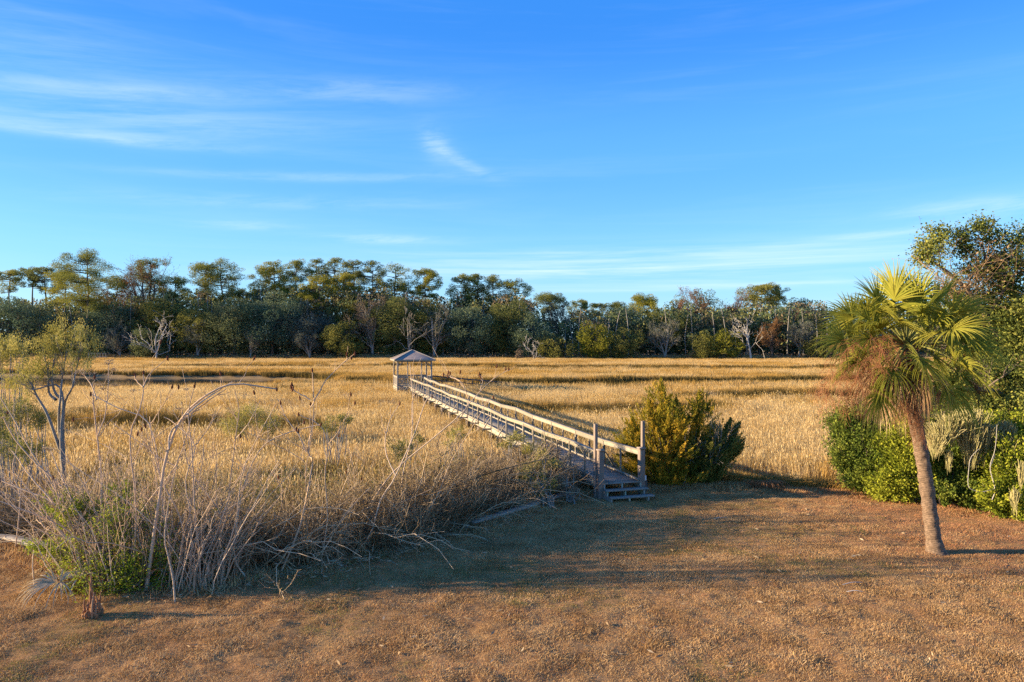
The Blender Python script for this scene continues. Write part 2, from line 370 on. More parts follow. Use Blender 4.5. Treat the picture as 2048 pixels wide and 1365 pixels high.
# ------------------------------------------------------------------ ground
def groundmat(name, stops, s1=0.6, s2=9.0, green=None, red=None, rough=0.95, bump=0.6):
    m, n, l = newmat(name); g = n.new('ShaderNodeNewGeometry')
    def noise(s, det=6, ro=0.65):
        z = n.new('ShaderNodeTexNoise'); z.inputs['Scale'].default_value = s; z.inputs['Detail'].default_value = det
        z.inputs['Roughness'].default_value = ro; l.new(g.outputs['Position'], z.inputs['Vector']); return z.outputs[0]
    a = noise(s2, 10, 0.75); b = noise(s1, 4)
    mm = n.new('ShaderNodeMath'); mm.operation = 'MULTIPLY_ADD'; mm.inputs[1].default_value = 1.5; mm.inputs[2].default_value = -0.55
    l.new(a, mm.inputs[0]); ad = n.new('ShaderNodeMath'); ad.operation = 'MULTIPLY_ADD'; ad.inputs[1].default_value = 0.6
    l.new(b, ad.inputs[0]); l.new(mm.outputs[0], ad.inputs[2])
    r = ramp(n, stops); l.new(ad.outputs[0], r.inputs[0]); col = r.outputs[0]
    def over(colr, s, lo, hi, amt):
        nonlocal col
        mr = n.new('ShaderNodeMapRange'); mr.inputs[1].default_value = lo; mr.inputs[2].default_value = hi; mr.inputs[4].default_value = amt
        l.new(noise(s, 7, 0.7), mr.inputs[0]); mx = n.new('ShaderNodeMixRGB'); mx.inputs[2].default_value = (*colr, 1)
        l.new(mr.outputs[0], mx.inputs[0]); l.new(col, mx.inputs[1]); col = mx.outputs[0]
    if green: over(green, 1.1, 0.52, 0.68, 0.32)
    if red: over(red, 0.35, 0.45, 0.65, 0.42)
    p = n.new('ShaderNodeBsdfPrincipled'); p.inputs['Roughness'].default_value = rough; p.inputs['Specular IOR Level'].default_value = 0.1
    l.new(col, p.inputs['Base Color'])
    bp = n.new('ShaderNodeBump'); bp.inputs['Strength'].default_value = bump; bp.inputs['Distance'].default_value = 0.03
    l.new(noise(22, 8, 0.7), bp.inputs['Height']); l.new(bp.outputs[0], p.inputs['Normal'])
    o = n.new('ShaderNodeOutputMaterial'); l.new(p.outputs[0], o.inputs[0]); return m
MT['lawn'] = groundmat('dormant_lawn', [(0.10, 0.055, 0.026), (0.26, 0.145, 0.062), (0.40, 0.24, 0.105), (0.56, 0.37, 0.17)],
                       green=(0.30, 0.22, 0.09), red=(0.42, 0.205, 0.09))
MT['mud'] = groundmat('marsh_litter', [(0.12, 0.085, 0.045), (0.26, 0.18, 0.09), (0.42, 0.30, 0.15)])

def axis(segs):
    out = []
    for a, b, s in segs: out.append(np.arange(a, b-1e-6, s))
    return np.concatenate(out+[[segs[-1][1]]])
def build_ground():
    gx = axis([(-3000, -300, 300), (-300, -160, 14), (-160, -20, 1.4), (-20, 20, 0.13), (20, 160, 1.4), (160, 300, 14), (300, 3000, 300)])
    gy = axis([(-300, -20, 28), (-20, 8, 2), (8, 27, 0.10), (27, 34, 0.5), (34, 216, 1.1), (216, 400, 12), (400, 4000, 360)])
    XX, YY = np.meshgrid(gx, gy); ZZ = ground(XX, YY)
    V = np.stack([XX, YY, ZZ], -1).reshape(-1, 3); ny, nx = XX.shape
    i = np.arange(ny*nx).reshape(ny, nx)
    Q = np.stack([i[:-1, :-1], i[:-1, 1:], i[1:, 1:], i[1:, :-1]], -1).reshape(-1, 4)
    c = V[Q].mean(1); e = c[:, 1]-edge(c[:, 0]); L = e < 0.5
    for nm, msk, mt in (('lawn', L, 'lawn'), ('marsh_ground', ~L, 'mud')):
        q = Q[msk]; u, inv = np.unique(q.ravel(), return_inverse=True)
        mb = MB(); mb.add(V[u], inv.reshape(-1, 4)); o = mb.build(nm, MT[mt], smooth_=True); tag(o, kind='structure')
build_ground()
def water():
    m, n, l = newmat('creek_water'); p = n.new('ShaderNodeBsdfPrincipled')
    p.inputs['Base Color'].default_value = (0.02, 0.032, 0.04, 1); p.inputs['Roughness'].default_value = 0.08
    nz = n.new('ShaderNodeTexNoise'); nz.inputs['Scale'].default_value = 2; g = n.new('ShaderNodeNewGeometry'); l.new(g.outputs['Position'], nz.inputs['Vector'])
    bp = n.new('ShaderNodeBump'); bp.inputs['Strength'].default_value = 0.05; bp.inputs['Distance'].default_value = 0.05
    o = n.new('ShaderNodeOutputMaterial'); l.new(p.outputs[0], o.inputs[0])
    mb = MB(); z = MARSH-0.50
    mb.add([(-200, 45, z), (160, 45, z), (160, 175, z), (-200, 175, z)], [[0, 1, 2, 3]])
    tag(mb.build('creek_water', m), kind='structure')
water()

# ------------------------------------------------------------------ scattered grass (stuff)
def blade_clump(name, mat, n, rad, hmin, hmax, w, rng, lean=0.25, head=0.0, curl=0.3, tlo=0.0, thi=1.0):
    k = 4
    base = np.concatenate([rng.normal(0, rad*0.5, (n, 2)), np.zeros((n, 1))], 1)
    h = rng.uniform(hmin, hmax, n); d = rdir(rng, n); d[:, 2] = 0; d = nrm(d)
    s = np.linspace(0, 1, k); ln = rng.uniform(0.05, lean, n)
    Pn = base[:, None]+np.array([0, 0, 1.0])*(h[:, None]*s)[..., None]*(1-0.25*ln[:, None, None])+d[:, None]*(h[:, None]*(ln[:, None]*s+curl*ln[:, None]*s**3))[..., None]
    side = nrm(np.cross(d, np.array([0, 0, 1.0]))+0.6*d*rng.normal(0, 1, (n, 1)))
    ww = w*rng.uniform(0.6, 1.3, n)[:, None]*np.array([0.8, 1.0, 0.75, 0.12])[:k]
    V = np.stack([Pn-side[:, None]*ww[..., None]/2, Pn+side[:, None]*ww[..., None]/2], 2).reshape(-1, 3)
    i = np.arange(n*k*2).reshape(n, k, 2)
    Fq = np.stack([i[:, :-1, 0], i[:, :-1, 1], i[:, 1:, 1], i[:, 1:, 0]], -1).reshape(-1, 4)
    mb = MB(); t = rng.uniform(tlo, thi, n); mb.add(V, Fq, np.repeat(t, k*2))
    if head > 0:
        sel = rng.random(n) < head; tip = Pn[sel, -1]; 
        V2, F2 = leaves(tip+np.array([0, 0, 0.03]), 0.16, 0.035, rng, np.array([[0, 0, 1.0]]), 0.3); mb.add(V2, F2, 0.9)
    me_o = mb.build(name, mat); sc.collection.objects.unlink(me_o); return me_o
def scatter(name, pts, scale, rot, var, variants, mat):
    me = bpy.data.meshes.new(name); me.vertices.add(len(pts)); me.vertices.foreach_set('co', np.asarray(pts, np.float32).ravel())
    for nm, typ, val in (('scl', 'FLOAT', scale), ('rotz', 'FLOAT', rot), ('idx', 'INT', var)):
        a = me.attributes.new(nm, typ, 'POINT'); a.data.foreach_set('value', np.asarray(val, np.int32 if typ == 'INT' else np.float32))
    o = bpy.data.objects.new(name, me); sc.collection.objects.link(o); me.materials.append(mat)
    col = bpy.data.collections.new(name+'_tufts')
    for i, v in enumerate(variants):
        v.name = '%s_tuft_%02d' % (name, i); col.objects.link(v)
    ng = bpy.data.node_groups.new(name, 'GeometryNodeTree')
    ng.interface.new_socket(name='Geometry', in_out='INPUT', socket_type='NodeSocketGeometry')
    ng.interface.new_socket(name='Geometry', in_out='OUTPUT', socket_type='NodeSocketGeometry')
    n, l = ng.nodes, ng.links
    gi = n.new('NodeGroupInput'); go = n.new('NodeGroupOutput'); ci = n.new('GeometryNodeCollectionInfo')
    ci.inputs[0].default_value = col; ci.inputs[1].default_value = True; ci.inputs[2].default_value = True
    ip = n.new('GeometryNodeInstanceOnPoints'); ip.inputs['Pick Instance'].default_value = True
    def named(nm, t):
        a = n.new('GeometryNodeInputNamedAttribute'); a.data_type = t; a.inputs['Name'].default_value = nm; return a.outputs['Attribute']
    cx = n.new('ShaderNodeCombineXYZ'); l.new(named('rotz', 'FLOAT'), cx.inputs[2])
    l.new(gi.outputs[0], ip.inputs['Points']); l.new(ci.outputs[0], ip.inputs['Instance'])
    l.new(named('idx', 'INT'), ip.inputs['Instance Index']); l.new(cx.outputs[0], ip.inputs['Rotation'])
    l.new(named('scl', 'FLOAT'), ip.inputs['Scale']); l.new(ip.outputs[0], go.inputs[0])
    md = o.modifiers.new('tufts', 'NODES'); md.node_group = ng
    return tag(o, kind='stuff')

rng = np.random.default_rng(11)
MT['gold'] = leafmat('golden_marsh_grass', [(0.46, 0.30, 0.11), (0.62, 0.44, 0.19), (0.74, 0.57, 0.29)], 0.45, nscale=0.12)
MT['amber'] = leafmat('amber_marsh_grass', [(0.32, 0.19, 0.05), (0.50, 0.31, 0.085), (0.62, 0.42, 0.14)], 0.4, nscale=0.15)
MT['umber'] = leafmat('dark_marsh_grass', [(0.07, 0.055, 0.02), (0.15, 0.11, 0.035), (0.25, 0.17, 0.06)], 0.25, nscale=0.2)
MT['straw'] = leafmat('pale_dry_grass', [(0.26, 0.19, 0.12), (0.45, 0.34, 0.21), (0.62, 0.50, 0.33)], 0.3, nscale=0.4)
def marsh_grass():
    vs = []
    for mt, hm, hx in (('gold', 0.75, 1.30), ('gold', 0.8, 1.35), ('amber', 0.8, 1.25), ('umber', 0.8, 1.2), ('straw', 0.6, 1.1)):
        vs.append(blade_clump('m', MT[mt], 90, 0.55, hm, hx, 0.022, rng, 0.35, head=0.12, tlo=.25, thi=.75))
    for mt, hm, hx in (('gold', 0.8, 1.30), ('gold', 0.85, 1.35), ('amber', 0.8, 1.25), ('umber', 0.8, 1.2), ('straw', 0.7, 1.2)):
        vs.append(blade_clump('m', MT[mt], 120, 1.0, hm, hx, 0.055, rng, 0.30, head=0.0, tlo=.3, thi=.7))
    pts = []
    def jit(x0, x1, y0, y1, s):
        a, b = np.meshgrid(np.arange(x0, x1, s), np.arange(y0, y1, s)); a = a.ravel(); b = b.ravel()
        return a+rng.uniform(-.5, .5, a.size)*s, b+rng.uniform(-.5, .5, b.size)*s
    for (y0, y1, s, far) in ((19, 40, 0.42, 0), (40, 75, 0.62, 0), (75, 120, 0.95, 1), (120, 212, 1.35, 1)):
        x, y = jit(-y1*1.0-8, y1*0.85+6, y0, y1, s)
        e = y-edge(x); c = creek(x, y); c = np.where(y > 40, c, -99)
        keep = (x < y*0.85+6) & (x > -y*1.0-8) & (e > 1.1) & (c < 0.2) & (y < 209+5*vnoise(x, y, 11, 40))
        x, y, c, e = x[keep], y[keep], c[keep], e[keep]
        n = len(x); u = rng.random(n); big = vnoise(x, y, 18, 21)*0.6+vnoise(x*0.35, y, 7, 22)*0.6
        v = np.where(u < 0.5, 0, 1)
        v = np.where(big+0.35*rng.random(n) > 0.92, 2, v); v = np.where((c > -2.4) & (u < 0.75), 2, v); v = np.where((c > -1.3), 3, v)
        v = np.where((vnoise(x*.3, y, 4.5, 61) > .72) & (u < .65), np.where(u < .3, 3, 2), v)
        v = np.where((x < -5) & (y < 34) & (vnoise(x, y, 4, 62) > .5) & (u < .6), 3, v)
        v = np.where((vnoise(x, y, 5, 23) > 0.78) & (u < 0.5) & (y < 80), 4, v)
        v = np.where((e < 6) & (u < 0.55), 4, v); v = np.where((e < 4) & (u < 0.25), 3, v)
        sclv = rng.uniform(0.82, 1.12, n)*np.where(e < 3, 0.75, 1)*(0.9+0.25*vnoise(x, y, 14, 24))*np.where(c > -3, np.where(x < -30, .8, 1.12), 1)
        # the shaded low ground behind the lawn has shorter grass
        sclv = np.where((x > 4) & (e < 5), sclv*0.7, sclv)
        # keep the deck clear
        px, py = x-3.75, y-23.2; t = (px*-0.2756+py*0.9613); d = np.abs(px*0.9613+py*0.2756)
        ok = ~((d < 1.25) & (t > -1.5) & (t < 54) & (sclv > 0.0)) | (rng.random(n) < 0.0)
        sclv = np.where((d < 1.25) & (t > -1.5) & (t < 60), 0.45, sclv); ok |= (sclv == 0.45) & (t > 3)
        x, y, v, sclv = x[ok], y[ok], v[ok], sclv[ok]
        pts.append((x, y, ground(x, y), sclv, v+5*far))
    x, y, z, s, v = [np.concatenate(q) for q in zip(*pts)]
    print('marsh clumps', len(x))
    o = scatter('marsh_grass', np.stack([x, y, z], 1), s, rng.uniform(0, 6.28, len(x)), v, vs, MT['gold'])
    tag(o, 'tall golden cordgrass covering the whole salt marsh', 'marsh grass')
marsh_grass()

MT['lawnblade'] = leafmat('dry_lawn_blades', [(0.30, 0.175, 0.075), (0.58, 0.37, 0.165), (0.76, 0.54, 0.28)], 0.25, nscale=1.1)
MT['needles'] = leafmat('fallen_pine_needles', [(0.32, 0.15, 0.07), (0.54, 0.27, 0.13), (0.72, 0.42, 0.22)], 0.1, nscale=0.8)
MT['greenblade'] = leafmat('green_lawn_blades', [(0.16, 0.15, 0.04), (0.28, 0.25, 0.07), (0.42, 0.35, 0.13)], 0.3)
def lawn_grass():
    vs = [blade_clump('l', MT['lawnblade'], 46, 0.17, 0.02, 0.06, 0.007, rng, 1.3),
          blade_clump('l', MT['lawnblade'], 46, 0.17, 0.015, 0.045, 0.007, rng, 1.6),
          blade_clump('l', MT['greenblade'], 34, 0.15, 0.015, 0.045, 0.007, rng, 1.1),
          blade_clump('l', MT['needles'], 30, 0.20, 0.02, 0.05, 0.006, rng, 3.5)]
    n = 90000; y = np.sqrt(rng.uniform(9.5**2, 26.5**2, n)); x = rng.uniform(-0.82, 0.82, n)*y
    e = y-edge(x); g = vnoise(x, y, 1.6, 31); dn = vnoise(x, y, 0.5, 32)*0.6+vnoise(x, y, 0.22, 36)*0.5
    k = (e < 0.9) & (dn > 0.16); x, y, g, dn = x[k], y[k], g[k], dn[k]; n = len(x); u = rng.random(n)
    v = np.where(u < 0.5, 0, 1); v = np.where((g > 0.66) & (u < 0.45), 2, v)
    red = smooth(x-8+2*vnoise(x, y, 3, 33), 0, 5)*smooth(y, 13, 18); v = np.where((rng.random(n) < 0.15+0.7*red), 3, v)
    s = rng.uniform(0.6, 1.3, n)*(0.62+0.6*vnoise(x, y, 0.6, 34)**1.5)
    # ragged longer growth along the lawn edge
    s = np.where(y-edge(x) > -0.4, s*2.4, s)
    o = scatter('lawn_grass', np.stack([x, y, ground(x, y)-0.005], 1), s, rng.uniform(0, 6.28, n), v, vs, MT['lawnblade'])
    tag(o, 'short dormant brown lawn grass strewn with pine needles', 'grass')
lawn_grass()

# ------------------------------------------------------------------ boardwalk
BO = np.array([3.75, 23.2, 0.0]); BD = np.array([-0.2756, 0.9613, 0.0]); BS = np.array([0.9613, 0.2756, 0.0])   # start, along, to the side
UP = np.array([0, 0, 1.0]); DZ = 0.55; BL = 51.0; HW = 0.70
def BP(t, s, z): return BO+BD*t+BS*s+UP*z
def boardwalk():
    r = np.random.default_rng(3)
    root = thing('boardwalk', 'long weathered wooden boardwalk with handrails crossing the marsh to the gazebo', 'boardwalk', BO)
    R = root; loc = BO
    def wob(t, a=0.035, ph=0.0): return a*math.sin(t*0.9+ph)+a*0.8*math.sin(t*0.37+1.3+ph)
    def dz(t): return DZ+0.5*wob(t)*smooth(np.array(t), 2, 8)
    mb = MB(); t = 0.0
    while t < BL:
        box(mb, BP(t+0.07, r.normal(0, .006), dz(t)-0.02+r.normal(0, .003)), (0.134, 2*HW+0.04*r.random(), 0.04), [BD, BS, UP], r.uniform(0, 1)); t += 0.143
    mb.build('deck_boards', MT['deck'], R, loc=loc)
    for sd in (-1, 1):
        mb = MB(); tt = np.arange(0, BL+0.1, 3.06)
        for a, b in zip(tt[:-1], tt[1:]):
            beam(mb, BP(a, sd*(HW-0.03), dz(a)-0.165), BP(b-.01, sd*(HW-0.03), dz(b)-0.165), 0.05, 0.24, r.uniform(.3, .9))
        mb.build('side_joist', MT['lichen'], R, loc=loc)
        # edge timber lying on the boards
        mb = MB()
        for a, b in zip(tt[:-1], tt[1:]):
            beam(mb, BP(a+0.05, sd*(HW-0.04), dz(a)+0.033), BP(b, sd*(HW-0.04), dz(b)+0.033), 0.09, 0.06, r.uniform(.4, 1))
        mb.build('edge_timber', MT['rail'], R, loc=loc)
        # handrail: wide flat cap on a narrow rail
        mb = MB(); hts = []
        for i, a in enumerate(tt): hts.append(dz(a)+1.0+wob(a, 0.03, sd)+ (0.0 if i else 0))
        for i in range(len(tt)-1):
            a, b = tt[i], tt[i+1]
            sa, sb = sd*(HW+0.03)+wob(a, .02, 2), sd*(HW+0.03)+wob(b, .02, 2)
            beam(mb, BP(a+.01, sa, hts[i]), BP(b-.01, sb, hts[i+1]), 0.15, 0.045, r.uniform(.3, 1))
            beam(mb, BP(a, sa-sd*.03, hts[i]-.095), BP(b, sb-sd*.03, hts[i+1]-.095), 0.045, 0.14, r.uniform(.3, 1))
        mb.build('handrail', MT['rail'], R, loc=loc)
        for i, a in enumerate(tt):
            s0 = sd*(HW+0.0)+wob(a, .02, 2)
            if i > 0:
                mb = MB(); beam(mb, BP(a, s0, dz(a)-0.15), BP(a, s0, hts[i]-0.03), 0.085, 0.085, r.uniform(.2, .9), up=BD)
                mb.build('rail_post', MT['rail'], R, loc=loc)
                mb = MB(); beam(mb, BP(a+.09, sd*(HW+0.42), dz(a)-0.06), BP(a+.09, sd*(HW+.05), dz(a)+0.52), 0.05, 0.07, r.uniform(.2, .9), up=BD)
                mb.build('brace', MT['rail'], R, loc=loc)
                mb = MB(); beam(mb, BP(a+.09, sd*(HW-0.3), dz(a)-0.10), BP(a+.09, sd*(HW+.5), dz(a)-0.10), 0.05, 0.09, r.uniform(.2, .9))
                mb.build('outrigger', MT['rail'], R, loc=loc)
                # mid baluster between posts
                m_ = a-1.5; mb = MB(); beam(mb, BP(m_, s0, dz(m_)-0.02), BP(m_, s0, (hts[i]+hts[i-1])/2-.1), 0.06, 0.06, r.uniform(.2, .9), up=BD)
                mb.build('baluster', MT['rail'], R, loc=loc)
                mb = MB(); b0 = BP(a-.12, sd*(HW-0.0), dz(a)-0.26)
                V, Fq = tubes(np.stack([b0+UP*0.24*(-0.2), b0-UP*0.6, b0-UP*1.6])[None], np.array([[.11, .11, .12]]), 9); mb.add(V, Fq, r.uniform(0, .7))
                mb.build('pile', MT['bark'] if r.random() < .3 else MT['postw'], R, loc=loc)
    mb = MB()
    for a in np.arange(3.06, BL, 3.06):
        beam(mb, BP(a-.02, -HW-.12, dz(a)-0.42), BP(a-.02, HW+.12, dz(a)-0.42), 0.06, 0.24, r.uniform(.2, .8))
    mb.build('cross_beams', MT['wood'], R, loc=loc)
    # newel posts and tall posts at the steps
    for sd in (-1, 1):
        off = HW+0.06
        mb = MB(); beam(mb, BP(.10, sd*off, -0.1), BP(.10, sd*off, DZ+1.08), 0.19, 0.19, .4, up=BD, bev=.012)
        o = mb.build('newel_post', MT['postw'], R, loc=loc)
        mb = MB(); box(mb, BP(.10, sd*off, DZ+1.115), (0.24, 0.24, 0.05), [BD, BS, UP], .8); mb.build('post_cap', MT['postw'], o)
        o.children[0].location = (0, 0, 0); o.children[0].data.transform(__import__('mathutils').Matrix.Translation(-Vector(BO)))
        mb = MB(); s1 = sd*off+(0.02 if sd > 0 else -.10)+(.13 if sd > 0 else 0)
        beam(mb, BP(.28, s1, -0.1), BP(.28, s1, DZ+(1.98 if sd < 0 else 2.02)), 0.11, 0.13, .5, up=BD, bev=.01)
        mb.build('tall_post', MT['postw'], R, loc=loc)
    # steps
    for k in range(3):
        z = DZ-0.185*(k+0) if k else DZ; tt = -0.30*k
        if k == 0: continue
        mb = MB()
        for q in (0.0,):
            box(mb, BP(tt+0.12, 0.10*k*0.5, z-0.02), (0.29, 2*HW+0.12+0.04*k, 0.045), [BD, BS, UP], r.uniform(.4, 1), .006)
        mb.build('stair_tread', MT['deck'], R, loc=loc)
    for s_ in (-HW+.03, -0.02, HW-.03):
        mb = MB(); w = .045
        prof = [(0.02, DZ-.045), (0.02, 0.0), (-0.62, -.02), (-0.62, DZ-.185*2-.045), (-.30, DZ-.185*2-.045), (-.30, DZ-.185-.045), (-.04, DZ-.185-.045), (-.04, DZ-.045)]
        V = [BP(t_, s_+e_*w/2, z_) for e_ in (-1, 1) for t_, z_ in prof]; n = len(prof)
        mb.add(V, [[i, (i+1) % n, n+(i+1) % n, n+i] for i in range(n)], .5)
        for o_ in (0, n):
            mb.add([V[o_+i] for i in (0, 1, 6, 7)], [[0, 1, 2, 3]], .5); mb.add([V[o_+i] for i in (1, 2, 3, 4)], [[0, 1, 2, 3]], .5)
            mb.add([V[o_+i] for i in (1, 4, 5, 6)], [[0, 1, 2, 3]], .5)
        mb.build('stringer', MT['lichen'], R, loc=loc)
    mb = MB(); box(mb, BP(0.2, HW+.22, DZ+.06), (.09, .13, .17), [BD, BS, UP], .9, .01); o = mb.build('outlet_box', plain('white_plastic', (.75, .76, .78), .4), R, loc=loc)
    mb = MB(); box(mb, BP(0.2, HW+.24, DZ-.22), (.11, .16, .34), [BD, BS, UP], .9, .01); mb.build('utility_box', plain('dark_plastic', (.06, .065, .07), .5), R, loc=loc)
    mb = MB(); V, Fq = tubes(spline([BP(.2, HW+.22, DZ-.1), BP(.2, HW+.24, DZ-.3), BP(.22, HW+.3, .0)], 6), np.full(6, .02), 6); mb.add(V, Fq); mb.build('conduit', MT['greybark'], R, loc=loc)
boardwalk()

def gazebo():
    r = np.random.default_rng(4)
    t0 = BL; G = BP(BL+1.75, 0, 0)                     # centre of the pierhead
    root = thing('gazebo', 'small open gazebo with hipped shingle roof at the far end of the boardwalk', 'gazebo', G)
    def Q(a, s, z): return G+BD*a+BS*s+UP*z            # a: along, s: to the side
    H = 1.78; EZ = 3.38
    mb = MB()
    for k in range(25): box(mb, Q(-H+.07+k*.144, 0, DZ-.02), (.135, 2*H+.1, .04), [BD, BS, UP], r.random())
    mb.build('floor', MT['deck'], root, loc=G)
    # roof: four slopes with thickness and courses
    m, n, l = newmat('roof_shingles'); tcn = n.new('ShaderNodeTexCoord'); bt = n.new('ShaderNodeTexBrick')
    bt.inputs['Color1'].default_value = (.30, .235, .20, 1); bt.inputs['Color2'].default_value = (.42, .34, .29, 1); bt.inputs['Mortar'].default_value = (.12, .10, .11, 1)
    bt.inputs['Scale'].default_value = 3.0; bt.inputs['Mortar Size'].default_value = .02
    l.new(tcn.outputs['Object'], bt.inputs['Vector']); p = n.new('ShaderNodeBsdfPrincipled'); p.inputs['Roughness'].default_value = .9
    l.new(bt.outputs[0], p.inputs['Base Color']); o = n.new('ShaderNodeOutputMaterial'); l.new(p.outputs[0], o.inputs[0])
    E = 2.15; ap = Q(0, 0, EZ+1.02); c = [Q(a*E, s*E, EZ) for a, s in ((-1, -1), (-1, 1), (1, 1), (1, -1))]
    mb = MB(); V = c+[ap]; mb.add(V, [[0, 1, 4], [1, 2, 4], [2, 3, 4], [3, 0, 4]])
    V2 = [v-UP*.10 for v in c]; mb.add(c+V2, [[0, 4, 5, 1], [1, 5, 6, 2], [2, 6, 7, 3], [3, 7, 4, 0]]); mb.add(V2+[ap-UP*.12], [[1, 0, 4], [2, 1, 4], [3, 2, 4], [0, 3, 4]])
    roof = mb.build('roof', m, root, loc=G)
    mb = MB()
    for i in range(4): beam(mb, c[i]+UP*.035, ap+UP*.02, .14, .04, .9)
    mb.build('ridge_cap', MT['greybark'], roof, loc=G)
    mb = MB()
    for i in range(4):
        a, b = c[i], c[(i+1) % 4]; d = nrm(b-a); beam(mb, a-d*.03-UP*.06, b+d*.03-UP*.06, .04, .17, .6)
    mb.build('fascia', MT['rail'], roof, loc=G)
    posts = [(-H, -H), (-H, H), (H, H), (H, -H)]
    for a, s in posts:
        mb = MB(); beam(mb, Q(a, s, -1.2), Q(a, s, EZ-.05), .16, .16, .4, up=BD); mb.build('corner_post', MT['wood'], root, loc=G)
    for s in (-.74, .74):
        mb = MB(); beam(mb, Q(-H, s, -.9), Q(-H, s, EZ-.05), .10, .10, .4, up=BD); mb.build('entrance_post', MT['wood'], root, loc=G)
    mb = MB()
    for i in range(4):
        a, b = posts[i], posts[(i+1) % 4]; beam(mb, Q(*a, EZ-.16), Q(*b, EZ-.16), .07, .20, .4)
    mb.build('header_beam', MT['wood'], root, loc=G)
    for a, s, da, ds in ((-H, -H, 0, 1), (-H, H, 0, -1), (-H, -H, 1, 0), (-H, H, 1, 0), (H, -H, -1, 0), (H, H, -1, 0), (H, -H, 0, 1), (H, H, 0, -1)):
        mb = MB(); beam(mb, Q(a+da*.03, s+ds*.03, EZ-.75), Q(a+da*.55, s+ds*.55, EZ-.22), .07, .08, .4, up=UP if da else BD); mb.build('knee_brace', MT['wood'], root, loc=G)
    RZ = DZ+1.05
    def panel(a0, s0, a1, s1, cross=False):
        mb = MB(); beam(mb, Q(a0, s0, RZ), Q(a1, s1, RZ), .16, .05, .5); beam(mb, Q(a0, s0, RZ-.09), Q(a1, s1, RZ-.09), .05, .12, .3); beam(mb, Q(a0, s0, DZ+.1), Q(a1, s1, DZ+.1), .05, .09, .3)
        L = math.hypot(a1-a0, s1-s0); nb = int(L/.16)
        for k in range(1, nb):
            f = k/nb; a, s = a0+(a1-a0)*f, s0+(s1-s0)*f; beam(mb, Q(a, s, DZ+.1), Q(a, s, RZ-.1), .04, .04, r.uniform(.3, 1), up=BD)
        if cross:
            beam(mb, Q(a0-.05, s0, DZ+.1), Q(a1-.05, s1, RZ-.1), .05, .09, .4, up=BD); beam(mb, Q(a0-.11, s0, RZ-.1), Q(a1-.11, s1, DZ+.1), .05, .09, .4, up=BD)
        mb.build('railing', MT['wood'], root, loc=G)
    panel(H, -H, H, H); panel(-H, -H, H, -H); panel(-H, H, -.2, H); panel(-H, -H, -H, -.8, True); panel(-H, .8, -H, H, True)
    mb = MB()
    for k in range(6):
        z = DZ-.14-.19*k
        beam(mb, Q(-H-.06, -H, z), Q(-H-.06, -.75, z), .04, .15, r.random()); beam(mb, Q(-H-.06, .75, z), Q(-H-.06, H, z), .04, .15, r.random())
        beam(mb, Q(-H, -H-.06, z), Q(H, -H-.06, z), .04, .15, r.random())
    mb.build('skirting', MT['lichen'], root, loc=G)
    # ramp down to the creek
    a0 = BP(BL+2.2, 2.0, DZ+.03); a1 = a0+np.array([8.6, 6.0, -1.15]); d = nrm(a1-a0); sd = nrm(np.cross(d, UP))
    root2 = thing('gangway', 'dark narrow gangway ramp sloping down from the side of the gazebo', 'gangway', a0)
    mb = MB(); beam(mb, a0, a1, .95, .06, .3); mb.build('walkway', MT['postw'], root2, loc=a0)
    for s in (-.5, .5):
        mb = MB(); beam(mb, a0+sd*s+UP*.95, a1+sd*s+UP*.95, .09, .15, .2); beam(mb, a0+sd*s+UP*.5, a1+sd*s+UP*.5, .06, .09, .2)
        for f in np.linspace(0.0, .98, 7): p_ = a0+(a1-a0)*f+sd*s; beam(mb, p_-UP*.1, p_+UP*.93, .08, .08, .3, up=BD)
        mb.build('ramp_railing', MT['bark'], root2, loc=a0)
gazebo()

def bulkhead(x0, x1, label, loc_h=0.25):
    root = thing('bulkhead', label, 'retaining wall', (x0, float(edge(x0)), 0))
    xs = np.linspace(x0, x1, max(3, int((x1-x0)/1.8)))
    pts = [np.array([x, float(edge(x))+.25, 0.13]) for x in xs]; r = np.random.default_rng(8)
    mb = MB()
    for a, b in zip(pts[:-1], pts[1:]): beam(mb, a+UP*r.normal(0, .012), b+UP*r.normal(0, .012), .26, .09, r.uniform(.4, .9), bev=.015)
    mb.build('cap_timber', MT['wood'], root, loc=root.location)
    mb = MB()
    for a, b in zip(pts[:-1], pts[1:]):
        m = int(np.linalg.norm(b-a)/.22)
        for k in range(m):
            p_ = a+(b-a)*(k+.5)/m; d = nrm(b-a); box(mb, p_-UP*.52+np.cross(UP, d)*(-.02), (.205, .06, .95), [d, np.cross(UP, d), UP], r.random())
    mb.build('sheet_planks', MT['wood'], root, loc=root.location)
    for p_ in pts:
        mb = MB(); V, Fq = tubes(np.stack([p_-UP*.9+np.array([-.1, -.22, 0]), p_+UP*.02+np.array([-.1, -.22, 0])])[None], np.array([[.09, .09]]), 8); mb.add(V, Fq, .4); mb.build('wall_post', MT['wood'], root, loc=root.location)
bulkhead(-1.2, 2.3, 'low grey timber bulkhead running from the thicket to the boardwalk steps')
bulkhead(-22, -11.2, 'low grey timber bulkhead behind the leafy shrub at the lawn corner')

